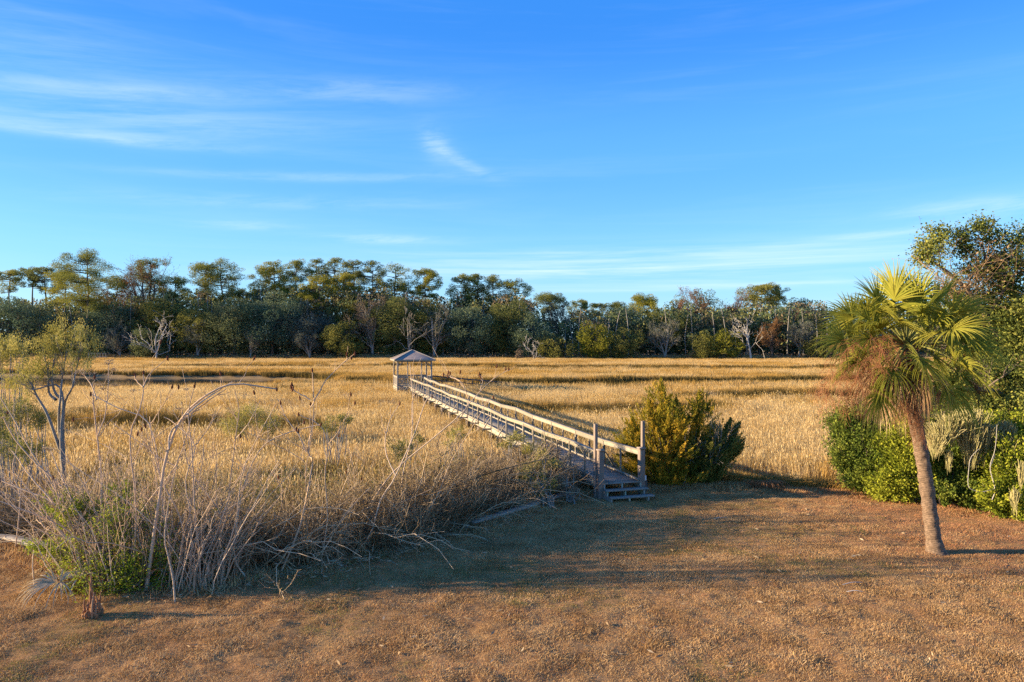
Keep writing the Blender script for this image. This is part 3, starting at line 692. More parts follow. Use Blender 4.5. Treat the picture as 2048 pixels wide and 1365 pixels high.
# ------------------------------------------------------------------ far tree line
LM = {'P': 'pine', 'D': 'pine_dark', 'G': 'pine_gold', 'O': 'oak', 'V': 'olive', 'S': 'grey', 'A': 'pale', 'Y': 'yellow', 'R': 'rust', 'B': 'brown', 'E': 'redbrown'}
def shell(rng, n, c, r, lo=0.55, top=0.0):
    """points in the outer part of an ellipsoid"""
    d = rdir(rng, n)
    if top: d[:, 2] = d[:, 2]*(1-top)+np.abs(d[:, 2])*top; d = nrm(d)
    return c+d*rng.uniform(lo, 1.0, (n, 1))**0.6*np.asarray(r)
def clumpcloud(mb, cs, rs, per, L, rng, lo=0.35, Wf=0.55, flat=0.0, tint=None):
    C = []; T = []
    for c, r, n in zip(cs, rs, per):
        n = int(n); C.append(shell(rng, n, c, r, lo)); T.append(np.full(n, rng.uniform(0.25, 0.75)))
    if C:
        C = np.concatenate(C); T = np.concatenate(T); addleaves(mb, C, L, L*Wf, rng, tint=T, flat=flat)
def limb_tubes(mb, Q, R, sides=4, tint=0.5):
    V, Fq = tubes(Q, R, sides); mb.add(V, Fq, tint)
def tree(kind, px, top, hw, D, lm, label, name, cat, group=None, base=None, seed=0, crown=0.45, dens=1.0, lean=0.0, bark='bark'):
    r = np.random.default_rng(seed+int(px)*7+int(top))
    x = X(px, D); zt = Z(top, D); z0 = gz(x, D)-0.2 if base is None else base; H = (zt-z0)*(1.0 if kind == 'pine' else 1); W = hw/F*D
    B = np.array([x, D, z0]); root = thing(name, label, cat, B, group)
    tr = MB(); cr = MB(); ls = max(0.16, D*0.0016)
    if kind == 'pine':
        k = 12; s = np.linspace(0, 1, k)
        bend = np.cumsum(r.normal(0, 1, (k, 2)), 0)*H*0.006; bend -= bend[0]
        T = np.stack([B[0]+bend[:, 0]+lean*s**1.5*W, B[1]+bend[:, 1], z0+s*H*0.94], 1); R0 = 0.016*H
        Rt = R0*(1-0.82*s); limb_tubes(tr, T[None], Rt[None], 6)
        nb = int(26+20*crown*2)
        t = np.concatenate([1-crown*r.uniform(0, 1, nb)**0.9, [0.97, 1.0]]); cs, rs, per = [], [], []
        for q, tt in enumerate(t):
            i = min(int(tt*(k-1)), k-2); f = tt*(k-1)-i; p = T[i]*(1-f)+T[i+1]*f
            u = (1-tt)/crown; prof = math.sqrt(max(0.06, 1-(1-min(1, u*1.9))**2))*(1 if u < .6 else 1-(u-.6)*.9)
            a = r.uniform(0, 6.28); L = W*prof*r.choice([r.uniform(.25, .6), r.uniform(0.7, .98), r.uniform(.78, .98)])
            if q >= nb: L = W*0.2
            end = p+np.array([math.cos(a)*L, math.sin(a)*L, L*r.uniform(0.0, 0.35)*(1 if u < .8 else .2)*(u > .15)])
            mid = p*0.5+end*0.5+np.array([0, 0, -0.06*L])
            Q = spline([p, mid, end], 5); limb_tubes(tr, Q[None], (R0*0.30*np.linspace(1, .3, 5))[None], 3)
            for j in range(2 if q < nb else 1):
                c = end+r.normal(0, 1, 3)*np.array([.16, .16, .08])*W*(j > 0)
                if j == 1: c = mid*0.35+end*0.65+r.normal(0, .1, 3)*W
                sz = W*r.uniform(0.17, 0.32)*(1 if j == 0 else .8); sz = max(sz, 0.75)
                cs.append(c+np.array([0, 0, sz*.15])); rs.append((sz, sz, sz*r.uniform(.5, .75))); per.append(dens*150*(sz/1.3)**2*(0.33/ls)**2*0.9+10)
        clumpcloud(cr, cs, rs, per, ls*0.82, r, 0.2, 0.6)
    elif kind in ('oak', 'round'):
        top_c = np.array([x, D, z0+H*0.52]); Rr = np.array([W, W*0.9, H*0.5])
        nc = int(26*dens+10); cs = []; rs = []; per = []
        T = spline([B, B+[0, 0, H*.3], B+[W*.1, 0, H*.6], B+[0, 0, H*.85]], 7); limb_tubes(tr, T[None], np.linspace(.03*H, .008*H, 7)[None], 6)
        for q in range(nc):
            d = rdir(r, 1)[0]; d[1] = -abs(d[1]) if q % 4 else d[1]
            if kind == 'round' and q % 5 == 0: d[2] = -abs(d[2])
            rad = r.uniform(0.62, 0.95); c = top_c+d*Rr*rad; sz = min(W, H*.5)*r.uniform(0.24, 0.42)
            cs.append(c); rs.append((sz, sz, sz*.75)); per.append(84*(sz/1.3)**2*(0.33/ls)**2+10)
            if q < 14: limb_tubes(tr, spline([T[2+q % 4], (T[3]+c)/2+[0, 0, .05*H], c], 5)[None], np.linspace(.010*H, .003*H, 5)[None], 3)
        clumpcloud(cr, cs, rs, per, ls*.92, r, 0.45, 0.75)
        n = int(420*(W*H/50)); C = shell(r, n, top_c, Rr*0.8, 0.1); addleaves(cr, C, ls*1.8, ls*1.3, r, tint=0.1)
    elif kind in ('bare', 'dead'):
        k = 8; s = np.linspace(0, 1, k); dead = kind == 'dead'
        nT = 2 if dead else 3; Tn = []
        for q in range(nT):
            dx = r.uniform(-.5, .5)*W*(1.2 if dead else .8)
            Tn.append(spline([B, B+[dx*.2, 0, H*.25], B+[dx*.7, r.uniform(-.2, .2)*W, H*.55], B+[dx*1.3+lean*W, 0, H*.9]], k))
        T = np.array(Tn); R = np.tile(np.linspace(.022*H, .006*H, k), (nT, 1)); limb_tubes(tr, T, R, 6)
        b1, r1 = kids(T, R, 5 if dead else 9, r, .25, 1, (.35, .65), .8, .25, wob=.7 if dead else .2, rr=.6); limb_tubes(tr, b1, r1, 4)
        b2, r2 = kids(b1, r1, 3 if dead else 7, r, .3, 1, (.4, .7), .7, .25, wob=.4, rr=.6); limb_tubes(tr, b2, np.maximum(r2, .035), 3)
        b3, r3 = kids(b2, r2, 2 if dead else 6, r, .2, 1, (.4, .8), .6, .15, wob=.2, k=4); tw = MB()
        limb_tubes(cr if not dead else tr, b3, np.maximum(r3*.5, .022 if not dead else .03), 3, .6)
        if not dead:
            C = b3[:, 1:].reshape(-1, 3); C = C[r.random(len(C)) < .9*dens]; addleaves(cr, C+r.normal(0, .25, C.shape), ls*0.9, ls*.5, r)
    elif kind == 'cone':
        k = 6; T = spline([B, B+[0, 0, H*.5], B+[0, 0, H]], k); limb_tubes(tr, T[None], np.linspace(.02*H, .004*H, k)[None], 5)
        nc = int(38*dens); cs, rs, per = [], [], []
        for q in range(nc):
            u = r.uniform(0.04, 1)**0.8; a = r.uniform(0, 6.28); w = W*(1-u)**0.7*r.uniform(.6, 1.05)
            sz = W*r.uniform(.2, .34)*(1.15-u*.7); cs.append(B+[math.cos(a)*w, math.sin(a)*w*.9, u*H*.93]); rs.append((sz, sz, sz*1.15)); per.append(42*(sz/1.3)**2*(0.33/ls)**2+8)
        clumpcloud(cr, cs, rs, per, ls*1.2, r, .3, .6)
    o = tr.build('trunk', MT[bark], root, loc=B, smooth_=True)
    if cr.n: cr.build('crown', MT[LM[lm]] if lm else MT[bark], root, loc=B)
    return root

PN, ON = ('pine_tree', 'pine tree'), ('oak_tree', 'oak tree')
TREES = [
 # kind, px, top, half width, D, leaf, name, cat, label, opts
 ('pine', 14, 531, 32, 236, 'P', *PN, 'tall thin pine with a small round crown at the west end of the treeline', dict(crown=.25)),
 ('pine', 62, 527, 26, 240, 'P', *PN, 'slim pine with a small flat crown second from the west end of the skyline', dict(crown=.22)),
 ('pine', 98, 526, 30, 238, 'D', *PN, 'dark slender pine just west of the widest spreading pine', dict(crown=.25)),
 ('pine', 128, 535, 44, 232, 'G', *PN, 'yellow green pine partly hidden behind the widest spreading pine', dict(crown=.4)),
 ('pine', 180, 497, 66, 214, 'P', *PN, 'tallest wide spreading pine with a dark visible trunk and open crown', dict(crown=.52, dens=.95)),
 ('pine', 232, 548, 36, 230, 'V', *PN, 'olive pine at the east side of the tallest spreading pine', dict(crown=.4)),
 ('pine', 293, 509, 44, 236, 'D', *PN, 'round crowned pine rising above the orange brown tree', dict(crown=.33)),
 ('bare', 285, 548, 52, 228, 'R', 'deciduous_tree', 'deciduous tree', 'orange brown leaved tree below the round crowned pine', dict()),
 ('bare', 238, 590, 46, 224, 'E', 'deciduous_tree', 'deciduous tree', 'dull reddish brown tree beside the orange brown tree', dict()),
 ('pine', 350, 545, 44, 236, 'P', *PN, 'mid green pine filling the gap west of the open twin trunk pine', dict(crown=.5)),
 ('pine', 408, 520, 44, 226, 'P', *PN, 'open pine with see through crown, western half of a close pair', dict(crown=.4, dens=.8)),
 ('pine', 440, 512, 44, 227, 'P', *PN, 'open pine with see through crown, eastern half of a close pair', dict(crown=.45, dens=.8)),
 ('pine', 492, 572, 40, 238, 'D', *PN, 'lower dark pine in the dip of the skyline', dict(crown=.6)),
 ('pine', 545, 513, 46, 232, 'G', *PN, 'dense yellow green pine starting the long high group of pines', dict(crown=.6, dens=1.3)),
 ('pine', 590, 516, 44, 230, 'P', *PN, 'dense green pine second in the long high group', dict(crown=.6, dens=1.2)),
 ('pine', 634, 510, 30, 236, 'D', *PN, 'pine with brownish round top in the long high group', dict(crown=.35)),
 ('pine', 638, 545, 40, 222, 'G', *PN, 'bright yellow green pine lower and in front of the long high group', dict(crown=.45, dens=1.2)),
 ('pine', 672, 507, 30, 236, 'P', *PN, 'highest round topped pine of the long high group', dict(crown=.35)),
 ('pine', 690, 540, 36, 222, 'G', *PN, 'yellow green flat topped pine below the highest round topped pine', dict(crown=.35, dens=1.2)),
 ('pine', 712, 512, 34, 234, 'D', *PN, 'dark flat topped pine with bare trunk in the long high group', dict(crown=.3)),
 ('pine', 748, 516, 36, 232, 'D', *PN, 'dark ragged pine next to the thin sparse pine', dict(crown=.42)),
 ('pine', 787, 520, 40, 230, 'P', *PN, 'thin sparse pine with long bare side limbs ending the high group', dict(crown=.42, dens=.45)),
 ('pine', 812, 563, 36, 236, 'D', *PN, 'low dark pine filling the dip beyond the gazebo roof', dict(crown=.6)),
 ('pine', 853, 531, 36, 228, 'G', *PN, 'solitary ball crowned yellow green pine behind the gazebo', dict(crown=.3, dens=1.4)),
 ('pine', 925, 544, 36, 232, 'P', *PN, 'open pine, westernmost of the trio east of the gazebo', dict(crown=.45)),
 ('pine', 957, 543, 32, 234, 'P', *PN, 'slim straight pine in the middle of the trio east of the gazebo', dict(crown=.4)),
 ('pine', 988, 545, 34, 230, 'D', *PN, 'full dark pine, easternmost of the trio east of the gazebo', dict(crown=.5)),
 ('pine', 1032, 553, 38, 230, 'P', *PN, 'pine with drooping ragged crown standing beside the trio', dict(crown=.5)),
 ('pine', 1100, 587, 40, 262, 'D', *PN, 'flat umbrella shaped pine with sky below its crown', dict(crown=.25)),
 ('pine', 1160, 597, 30, 268, 'P', *PN, 'small bright topped pine next to the umbrella shaped pine', dict(crown=.4)),
 ('pine', 1200, 604, 26, 275, 'D', *PN, 'small dark pine over the yellow green shore shrub', dict(crown=.5)),
 ('cone', 1180, 620, 26, 240, 'D', 'cedar_tree', 'cedar tree', 'dark pointed cedar standing above the yellow green shore shrub', dict()),
 ('pine', 1238, 601, 32, 275, 'D', *PN, 'low wide dark pine west of the golden green pine', dict(crown=.5)),
 ('pine', 1290, 588, 42, 262, 'G', *PN, 'golden green round pine over the dark middle shore', dict(crown=.6, dens=1.3)),
 ('round', 1345, 586, 34, 268, 'V', 'broadleaf_tree', 'broadleaf tree', 'olive round topped tree next to the golden green pine', dict()),
 ('round', 1407, 576, 34, 266, 'D', 'broadleaf_tree', 'broadleaf tree', 'twin peaked dark tree above the reddish bare trees', dict()),
 ('bare', 1380, 598, 38, 258, 'E', 'deciduous_tree', 'deciduous tree', 'reddish bare tree below the twin peaked dark tree', dict()),
 ('bare', 1460, 600, 38, 260, 'E', 'deciduous_tree', 'deciduous tree', 'reddish bare tree between the twin peaked tree and wide umbrella pine', dict()),
 ('pine', 1520, 566, 42, 262, 'V', *PN, 'wide umbrella pine crowning the eastern skyline', dict(crown=.3, dens=1.2)),
 ('pine', 1558, 564, 26, 266, 'D', *PN, 'narrow dark pine touching the wide umbrella pine', dict(crown=.3)),
 ('round', 1600, 588, 36, 268, 'D', 'broadleaf_tree', 'broadleaf tree', 'dark tree on the skyline close to the palm fronds', dict()),
 ('bare', 1612, 612, 36, 256, 'E', 'deciduous_tree', 'deciduous tree', 'reddish bare tree close to the palm fronds', dict()),
 # middle and front rows along the shore
 ('oak', 40, 596, 88, 215, 'O', *ON, 'broad dark blue green oak at the west end of the shore', dict()),
 ('oak', 222, 605, 60, 217, 'O', *ON, 'dark oak under the reddish brown tree', dict()),
 ('oak', 330, 598, 60, 219, 'V', *ON, 'olive oak below the mid green pine', dict()),
 ('oak', 405, 606, 52, 214, 'V', *ON, 'olive brown oak under the open pine pair', dict()),
 ('oak', 470, 600, 60, 212, 'A', *ON, 'pale sunlit green oak between the olive oak and dark oak', dict()),
 ('oak', 545, 592, 62, 213, 'O', *ON, 'dark blue green oak under the dense pines', dict()),
 ('oak', 622, 606, 54, 214, 'S', *ON, 'grey mossy oak with feathery crown under the yellow green pines', dict()),
 ('round', 690, 645, 46, 208, 'V', 'broadleaf_tree', 'broadleaf tree', 'rounded bronze green tree standing forward at the marsh edge', dict()),
 ('oak', 715, 590, 48, 219, 'V', *ON, 'olive oak behind the rounded bronze green tree', dict()),
 ('oak', 790, 596, 56, 214, 'D', *ON, 'dark green oak directly behind the gazebo', dict()),
 ('bare', 745, 612, 40, 211, 'B', 'deciduous_tree', 'deciduous tree', 'thin grey brown tree among bare trunks west of the gazebo', dict(bark='greybark')),
 ('oak', 862, 605, 54, 216, 'V', *ON, 'olive oak below the solitary ball crowned pine', dict()),
 ('bare', 868, 628, 44, 209, 'S', 'deciduous_tree', 'deciduous tree', 'grey twiggy tree with pale curling branches east of the gazebo', dict(bark='greybark', dens=.6)),
 ('oak', 940, 612, 58, 213, 'O', *ON, 'dark teal oak under the trio of pines', dict()),
 ('oak', 1015, 606, 52, 214, 'D', *ON, 'dark green oak under the ragged pine', dict()),
 ('oak', 1062, 628, 48, 211, 'O', *ON, 'low dark oak above the small bleached driftwood tree', dict()),
 ('bare', 1130, 622, 50, 232, 'B', 'deciduous_tree', 'deciduous tree', 'purplish brown bare tree below the umbrella shaped pine', dict()),
 ('round', 1108, 672, 46, 206, 'V', 'shore_shrub', 'shrub', 'low olive shrub leaning over the marsh beside the bleached driftwood tree', dict()),
 ('round', 1190, 640, 38, 207, 'Y', 'shore_shrub', 'shrub', 'bright yellow green shrub tree on the shore east of the olive shrub', dict()),
 ('round', 1245, 655, 50, 208, 'V', 'shore_shrub', 'shrub', 'broad olive green shrub mound next to the bright yellow green one', dict()),
 ('oak', 1260, 618, 52, 226, 'O', *ON, 'dark oak below the golden green pine', dict()),
 ('oak', 1340, 622, 58, 222, 'D', *ON, 'dark green oak below the olive round topped tree', dict()),
 ('bare', 1330, 650, 40, 208, 'S', 'deciduous_tree', 'deciduous tree', 'grey feathery tree on the shore between dark oaks', dict(bark='greybark', dens=.6)),
 ('round', 1402, 664, 28, 206, 'V', 'shore_shrub', 'shrub', 'small pointed olive shrub beside the yellow round shrub', dict()),
 ('round', 1448, 662, 44, 207, 'Y', 'shore_shrub', 'shrub', 'yellow round shrub near the tall bleached dead tree', dict()),
 ('oak', 1430, 626, 54, 224, 'O', *ON, 'dark oak below the reddish bare trees', dict()),
 ('oak', 1520, 618, 56, 228, 'V', *ON, 'olive oak behind the tall bleached dead tree', dict()),
 ('bare', 1545, 655, 36, 208, 'R', 'deciduous_tree', 'deciduous tree', 'russet twiggy tree just east of the tall bleached dead tree', dict()),
 ('bare', 1598, 648, 40, 209, 'S', 'deciduous_tree', 'deciduous tree', 'pale grey tree on the shore near the palm fronds', dict(bark='greybark', dens=.9)),
 ('oak', 1610, 630, 52, 226, 'D', *ON, 'dark oak on the shore behind the palm fronds', dict()),
 ('round', 1640, 668, 44, 208, 'V', 'shore_shrub', 'shrub', 'olive shrub on the shore behind the lowest western palm fronds', dict()),
 ('oak', 1700, 620, 60, 218, 'O', *ON, 'dark oak mostly hidden behind the palm crown', dict()),
 ('round', 300, 655, 34, 207, 'A', 'shore_shrub', 'shrub', 'pale lichened tree top above the white curling branches', dict()),
 ('bare', 240, 660, 50, 208, 'S', 'deciduous_tree', 'deciduous tree', 'grey mossy tree by the little shore dock', dict(bark='greybark', dens=1.0)),
 ('bare', 395, 652, 44, 209, 'S', 'deciduous_tree', 'deciduous tree', 'dim grey tree east of the white curling branches', dict(bark='greybark', dens=.9)),
 ('bare', 620, 668, 32, 206, 'S', 'deciduous_tree', 'deciduous tree', 'pale grey low tree left of the rounded bronze green tree'.replace('left', 'west'), dict(bark='greybark', dens=.8)),
 ('bare', 500, 660, 40, 208, 'S', 'deciduous_tree', 'deciduous tree', 'dim grey tree below the dark blue green oak', dict(bark='greybark', dens=.9)),
 ('dead', 312, 640, 26, 204, None, 'dead_tree', 'dead tree', 'bleached dead tree with white curling limbs on the western shore', dict(bark='whitebark', lean=.4)),
 ('dead', 1502, 640, 24, 204, None, 'dead_tree', 'dead tree', 'tall bleached dead tree with upright forked limbs', dict(bark='whitebark')),
 ('dead', 1068, 690, 20, 195, None, 'dead_tree', 'dead tree', 'small bleached driftwood tree at the marsh edge', dict(bark='whitebark', lean=-.5)),
 ('dead', 818, 642, 18, 206, None, 'dead_tree', 'dead tree', 'grey dead trunk with few limbs behind the gazebo roof', dict(bark='greybark')),
 ('round', 1040, 697, 9, 197, 'B', 'shore_shrub', 'shrub', 'small tan shrub beside the bleached driftwood tree', dict()),
]
for i, (kind, px, top, hw, D, lm, name, cat, label, o) in enumerate(TREES):
    tree(kind, px, top, hw, D, lm, label, name, cat, seed=i, **o)

def far_wood():
    r = np.random.default_rng(77); mb = MB(); tr = MB()
    # skyline height of the mass behind the single trees, as pixel rows
    sx = [-400, 0, 120, 260, 340, 480, 560, 760, 850, 930, 1040, 1080, 1120, 1300, 1420, 1550, 1700, 2400]
    sy = [586, 586, 590, 582, 576, 582, 556, 570, 588, 584, 584, 606, 616, 610, 600, 600, 604, 600]
    C = []; Rr = []; per = []
    for D in (218, 228, 240, 258, 275):
        for px in np.arange(-420, 2500, 20):
            p = px+r.uniform(-10, 10); t = np.interp(p, sx, sy)+(r.uniform(4, 40) if D < 260 else r.uniform(0, 18))
            x = X(p, D); zt = Z(t, D); z0 = 0.8; w = r.uniform(2.4, 4.2)
            for z in np.arange(zt-w*.6, z0, -3.2):
                if r.random() < .85: C.append((x+r.normal(0, 1), D+r.normal(0, 1.5), z)); Rr.append((w, w, w*.8)); per.append(95)
            if D < 245 and r.random() < .6:
                T = spline([(x, D-3, z0), (x+r.normal(0, .4), D-3, zt*.5), (x+r.normal(0, .8), D-3, zt)], 5); limb_tubes(tr, T[None], np.linspace(.22, .07, 5)[None], 4)
    C = np.array(C); T = []; Pn = []
    for c, q, n in zip(C, Rr, per):
        Pn.append(shell(r, n, c, q, .3)); T.append(np.full(n, r.choice([.05, .25, .5, .75, .95])))
    addleaves(mb, np.concatenate(Pn), .85, .62, r, tint=np.concatenate(T))
    m = leafmat('wood_leaves', [(0.07, 0.105, 0.07), (0.14, 0.185, 0.09), (0.25, 0.26, 0.09), (0.19, 0.17, 0.09), (0.24, 0.19, 0.12)], .35)
    o = mb.build('far_wood', m); tag(o, 'dense mixed wood filling in behind the single shore trees', 'wood', kind='stuff')
    o = tr.build('far_wood_trunks', MT['greybark']); tag(o, 'pale thin trunks deep in the far wood', 'wood', kind='stuff')
    # low brush and pale reeds on the far bank
    mb = MB(); n = 9000; x = r.uniform(-190, 190, n); y = r.uniform(205, 213, n)
    addleaves(mb, np.stack([x, y, ground(x, y)+r.uniform(0, 1.6, n)], 1), .7, .4, r)
    tag(mb.build('shore_brush', MT['brown']), 'low dull brush along the far shore', 'brush', kind='stuff')
far_wood()
def shore_dock():
    D = 205; B = P(197, 716, D); B[2] = 0.2; r = np.random.default_rng(2)
    root = thing('shore_dock', 'tiny grey dock with railing on the far western shore', 'dock', B)
    mb = MB(); beam(mb, B+[-2.6, 0, .4], B+[2.6, 0, .4], 1.2, .15); mb.build('deck', MT['greybark'], root, loc=B)
    mb = MB(); beam(mb, B+[-2.6, -.6, 1.5], B+[2.6, -.6, 1.5], .1, .12)
    for q in np.linspace(-2.6, 2.6, 7): beam(mb, B+[q, -.6, -1], B+[q, -.6, 1.5], .12, .12, up=(0, 1, 0))
    mb.build('railing', MT['greybark'], root, loc=B)
shore_dock()

# ------------------------------------------------------------------ cabbage palm
MT['frond'] = leafmat('palm_frond', [(0.09, 0.12, 0.022), (0.28, 0.30, 0.045), (0.54, 0.48, 0.09)], 0.45, gloss=.0)
MT['deadfrond'] = leafmat('dead_palm_frond', [(0.18, 0.105, 0.055), (0.38, 0.25, 0.14), (0.60, 0.45, 0.29)], 0.25)
MT['fibre'] = leafmat('palm_flower_stalk', [(0.15, 0.065, 0.035), (0.32, 0.145, 0.075), (0.48, 0.25, 0.13)], 0.2)
MT['petiole'] = leafmat('palm_petiole', [(0.10, 0.12, 0.03), (0.22, 0.22, 0.07), (0.34, 0.30, 0.12)], 0.0)
def palmtrunkmat():
    m, n, l = newmat('palm_trunk'); t = n.new('ShaderNodeTexCoord')
    w = n.new('ShaderNodeTexWave'); w.bands_direction = 'Z'; w.inputs['Scale'].default_value = 7; w.inputs['Distortion'].default_value = 6; w.inputs['Detail'].default_value = 4
    l.new(t.outputs['Object'], w.inputs['Vector']); nz = n.new('ShaderNodeTexNoise'); nz.inputs['Scale'].default_value = 14; nz.inputs['Detail'].default_value = 9; nz.inputs['Roughness'].default_value = .7
    l.new(t.outputs['Object'], nz.inputs['Vector']); mx = n.new('ShaderNodeMath'); mx.operation = 'MULTIPLY_ADD'; mx.inputs[1].default_value = .17; l.new(w.outputs['Fac'], mx.inputs[0]); l.new(nz.outputs[0], mx.inputs[2])
    r = ramp(n, [(0.05, 0.034, 0.022), (0.135, 0.090, 0.058), (0.29, 0.20, 0.135)], [0.3, 0.55, 0.8]); l.new(mx.outputs[0], r.inputs[0])
    p = n.new('ShaderNodeBsdfPrincipled'); p.inputs['Roughness'].default_value = .9; l.new(r.outputs[0], p.inputs['Base Color'])
    bp = n.new('ShaderNodeBump'); bp.inputs['Strength'].default_value = .5; bp.inputs['Distance'].default_value = .02; l.new(mx.outputs[0], bp.inputs['Height']); l.new(bp.outputs[0], p.inputs['Normal'])
    o = n.new('ShaderNodeOutputMaterial'); l.new(p.outputs[0], o.inputs[0]); return m
def make_frond(hub0, d, pl, fr, r, droop=0.5, mat='frond', tint=0.5, nl=48, parent=None, loc=None, name='frond', narrow=1.0, sag=0.25):
    d = nrm(np.asarray(d, float)); s = np.linspace(0, 1, 7)
    pet = hub0+d*(pl*s)[:, None]; pet[:, 2] -= sag*pl*s**2
    a = nrm(pet[-1]-pet[-2]); b = np.cross(a, UP); b = nrm(b) if np.linalg.norm(b) > .1 else np.array([1.0, 0, 0])
    rl = r.choice([-1, 1])*r.uniform(.25, 1.15); nn = np.cross(b, a); b = b*math.cos(rl)+nn*math.sin(rl); nn = np.cross(b, a)
    hub = pet[-1]; th = np.linspace(-2.15, 2.15, nl)+r.normal(0, .03, nl)
    L = fr*(0.62+0.38*np.cos(th/2.3))*r.uniform(.88, 1.08, nl); k = 6; q = np.linspace(0, 1, k)
    dirs = a*np.cos(th)[:, None]+b*np.sin(th)[:, None]*narrow+nn*(0.30*np.abs(np.sin(th))+.05*r.normal(0, 1, nl))[:, None]; dirs = nrm(dirs)
    st_ = hub+a*(0.22*fr*np.cos(th/2)**2)[:, None]*(np.abs(th) < 1.4)[:, None]
    Pn = st_[:, None]+dirs[:, None]*(L[:, None]*q)[..., None]
    Pn[..., 2] -= droop*L[:, None]*(q**2.2)*r.uniform(.6, 1.3, (nl, 1))
    Pn[..., 2] -= .22*L[:, None]*np.clip(q-.55, 0, 1)**1.5*r.uniform(0, 1.3, (nl, 1)); over = np.clip(q-.6, 0, 1)**2*1.4*droop; Pn -= dirs[:, None]*(L[:, None]*over)[..., None]
    side = nrm(np.cross(dirs, nn)); w = 0.047*fr*np.array([.5, 1.0, .85, .6, .35, .06])*np.ones((nl, 1)); off = side[:, None]*w[..., None]/2*1.0
    fold = nn*0.25*w[..., None]
    V = np.stack([Pn-off+fold, Pn, Pn+off+fold], 2).reshape(-1, 3); i = np.arange(nl*k*3).reshape(nl, k, 3)
    Fq = np.concatenate([np.stack([i[:, :-1, c], i[:, :-1, c+1], i[:, 1:, c+1], i[:, 1:, c]], -1).reshape(-1, 4) for c in (0, 1)])
    mb = MB(); tt = np.clip(tint+r.normal(0, .10, nl), 0, 1)[:, None]+np.where(q > .85, .15, 0)[None]; mb.add(V, Fq, np.repeat(np.clip(tt, 0, 1).ravel(), 3))
    o = mb.build(name, MT[mat], parent, loc=loc)
    mb = MB(); limb_tubes(mb, pet[None], np.linspace(.028, .014, 7)[None], 5, .5)
    p = mb.build('petiole', MT['petiole' if mat == 'frond' else 'deadfrond'], o, loc=loc)
    return o
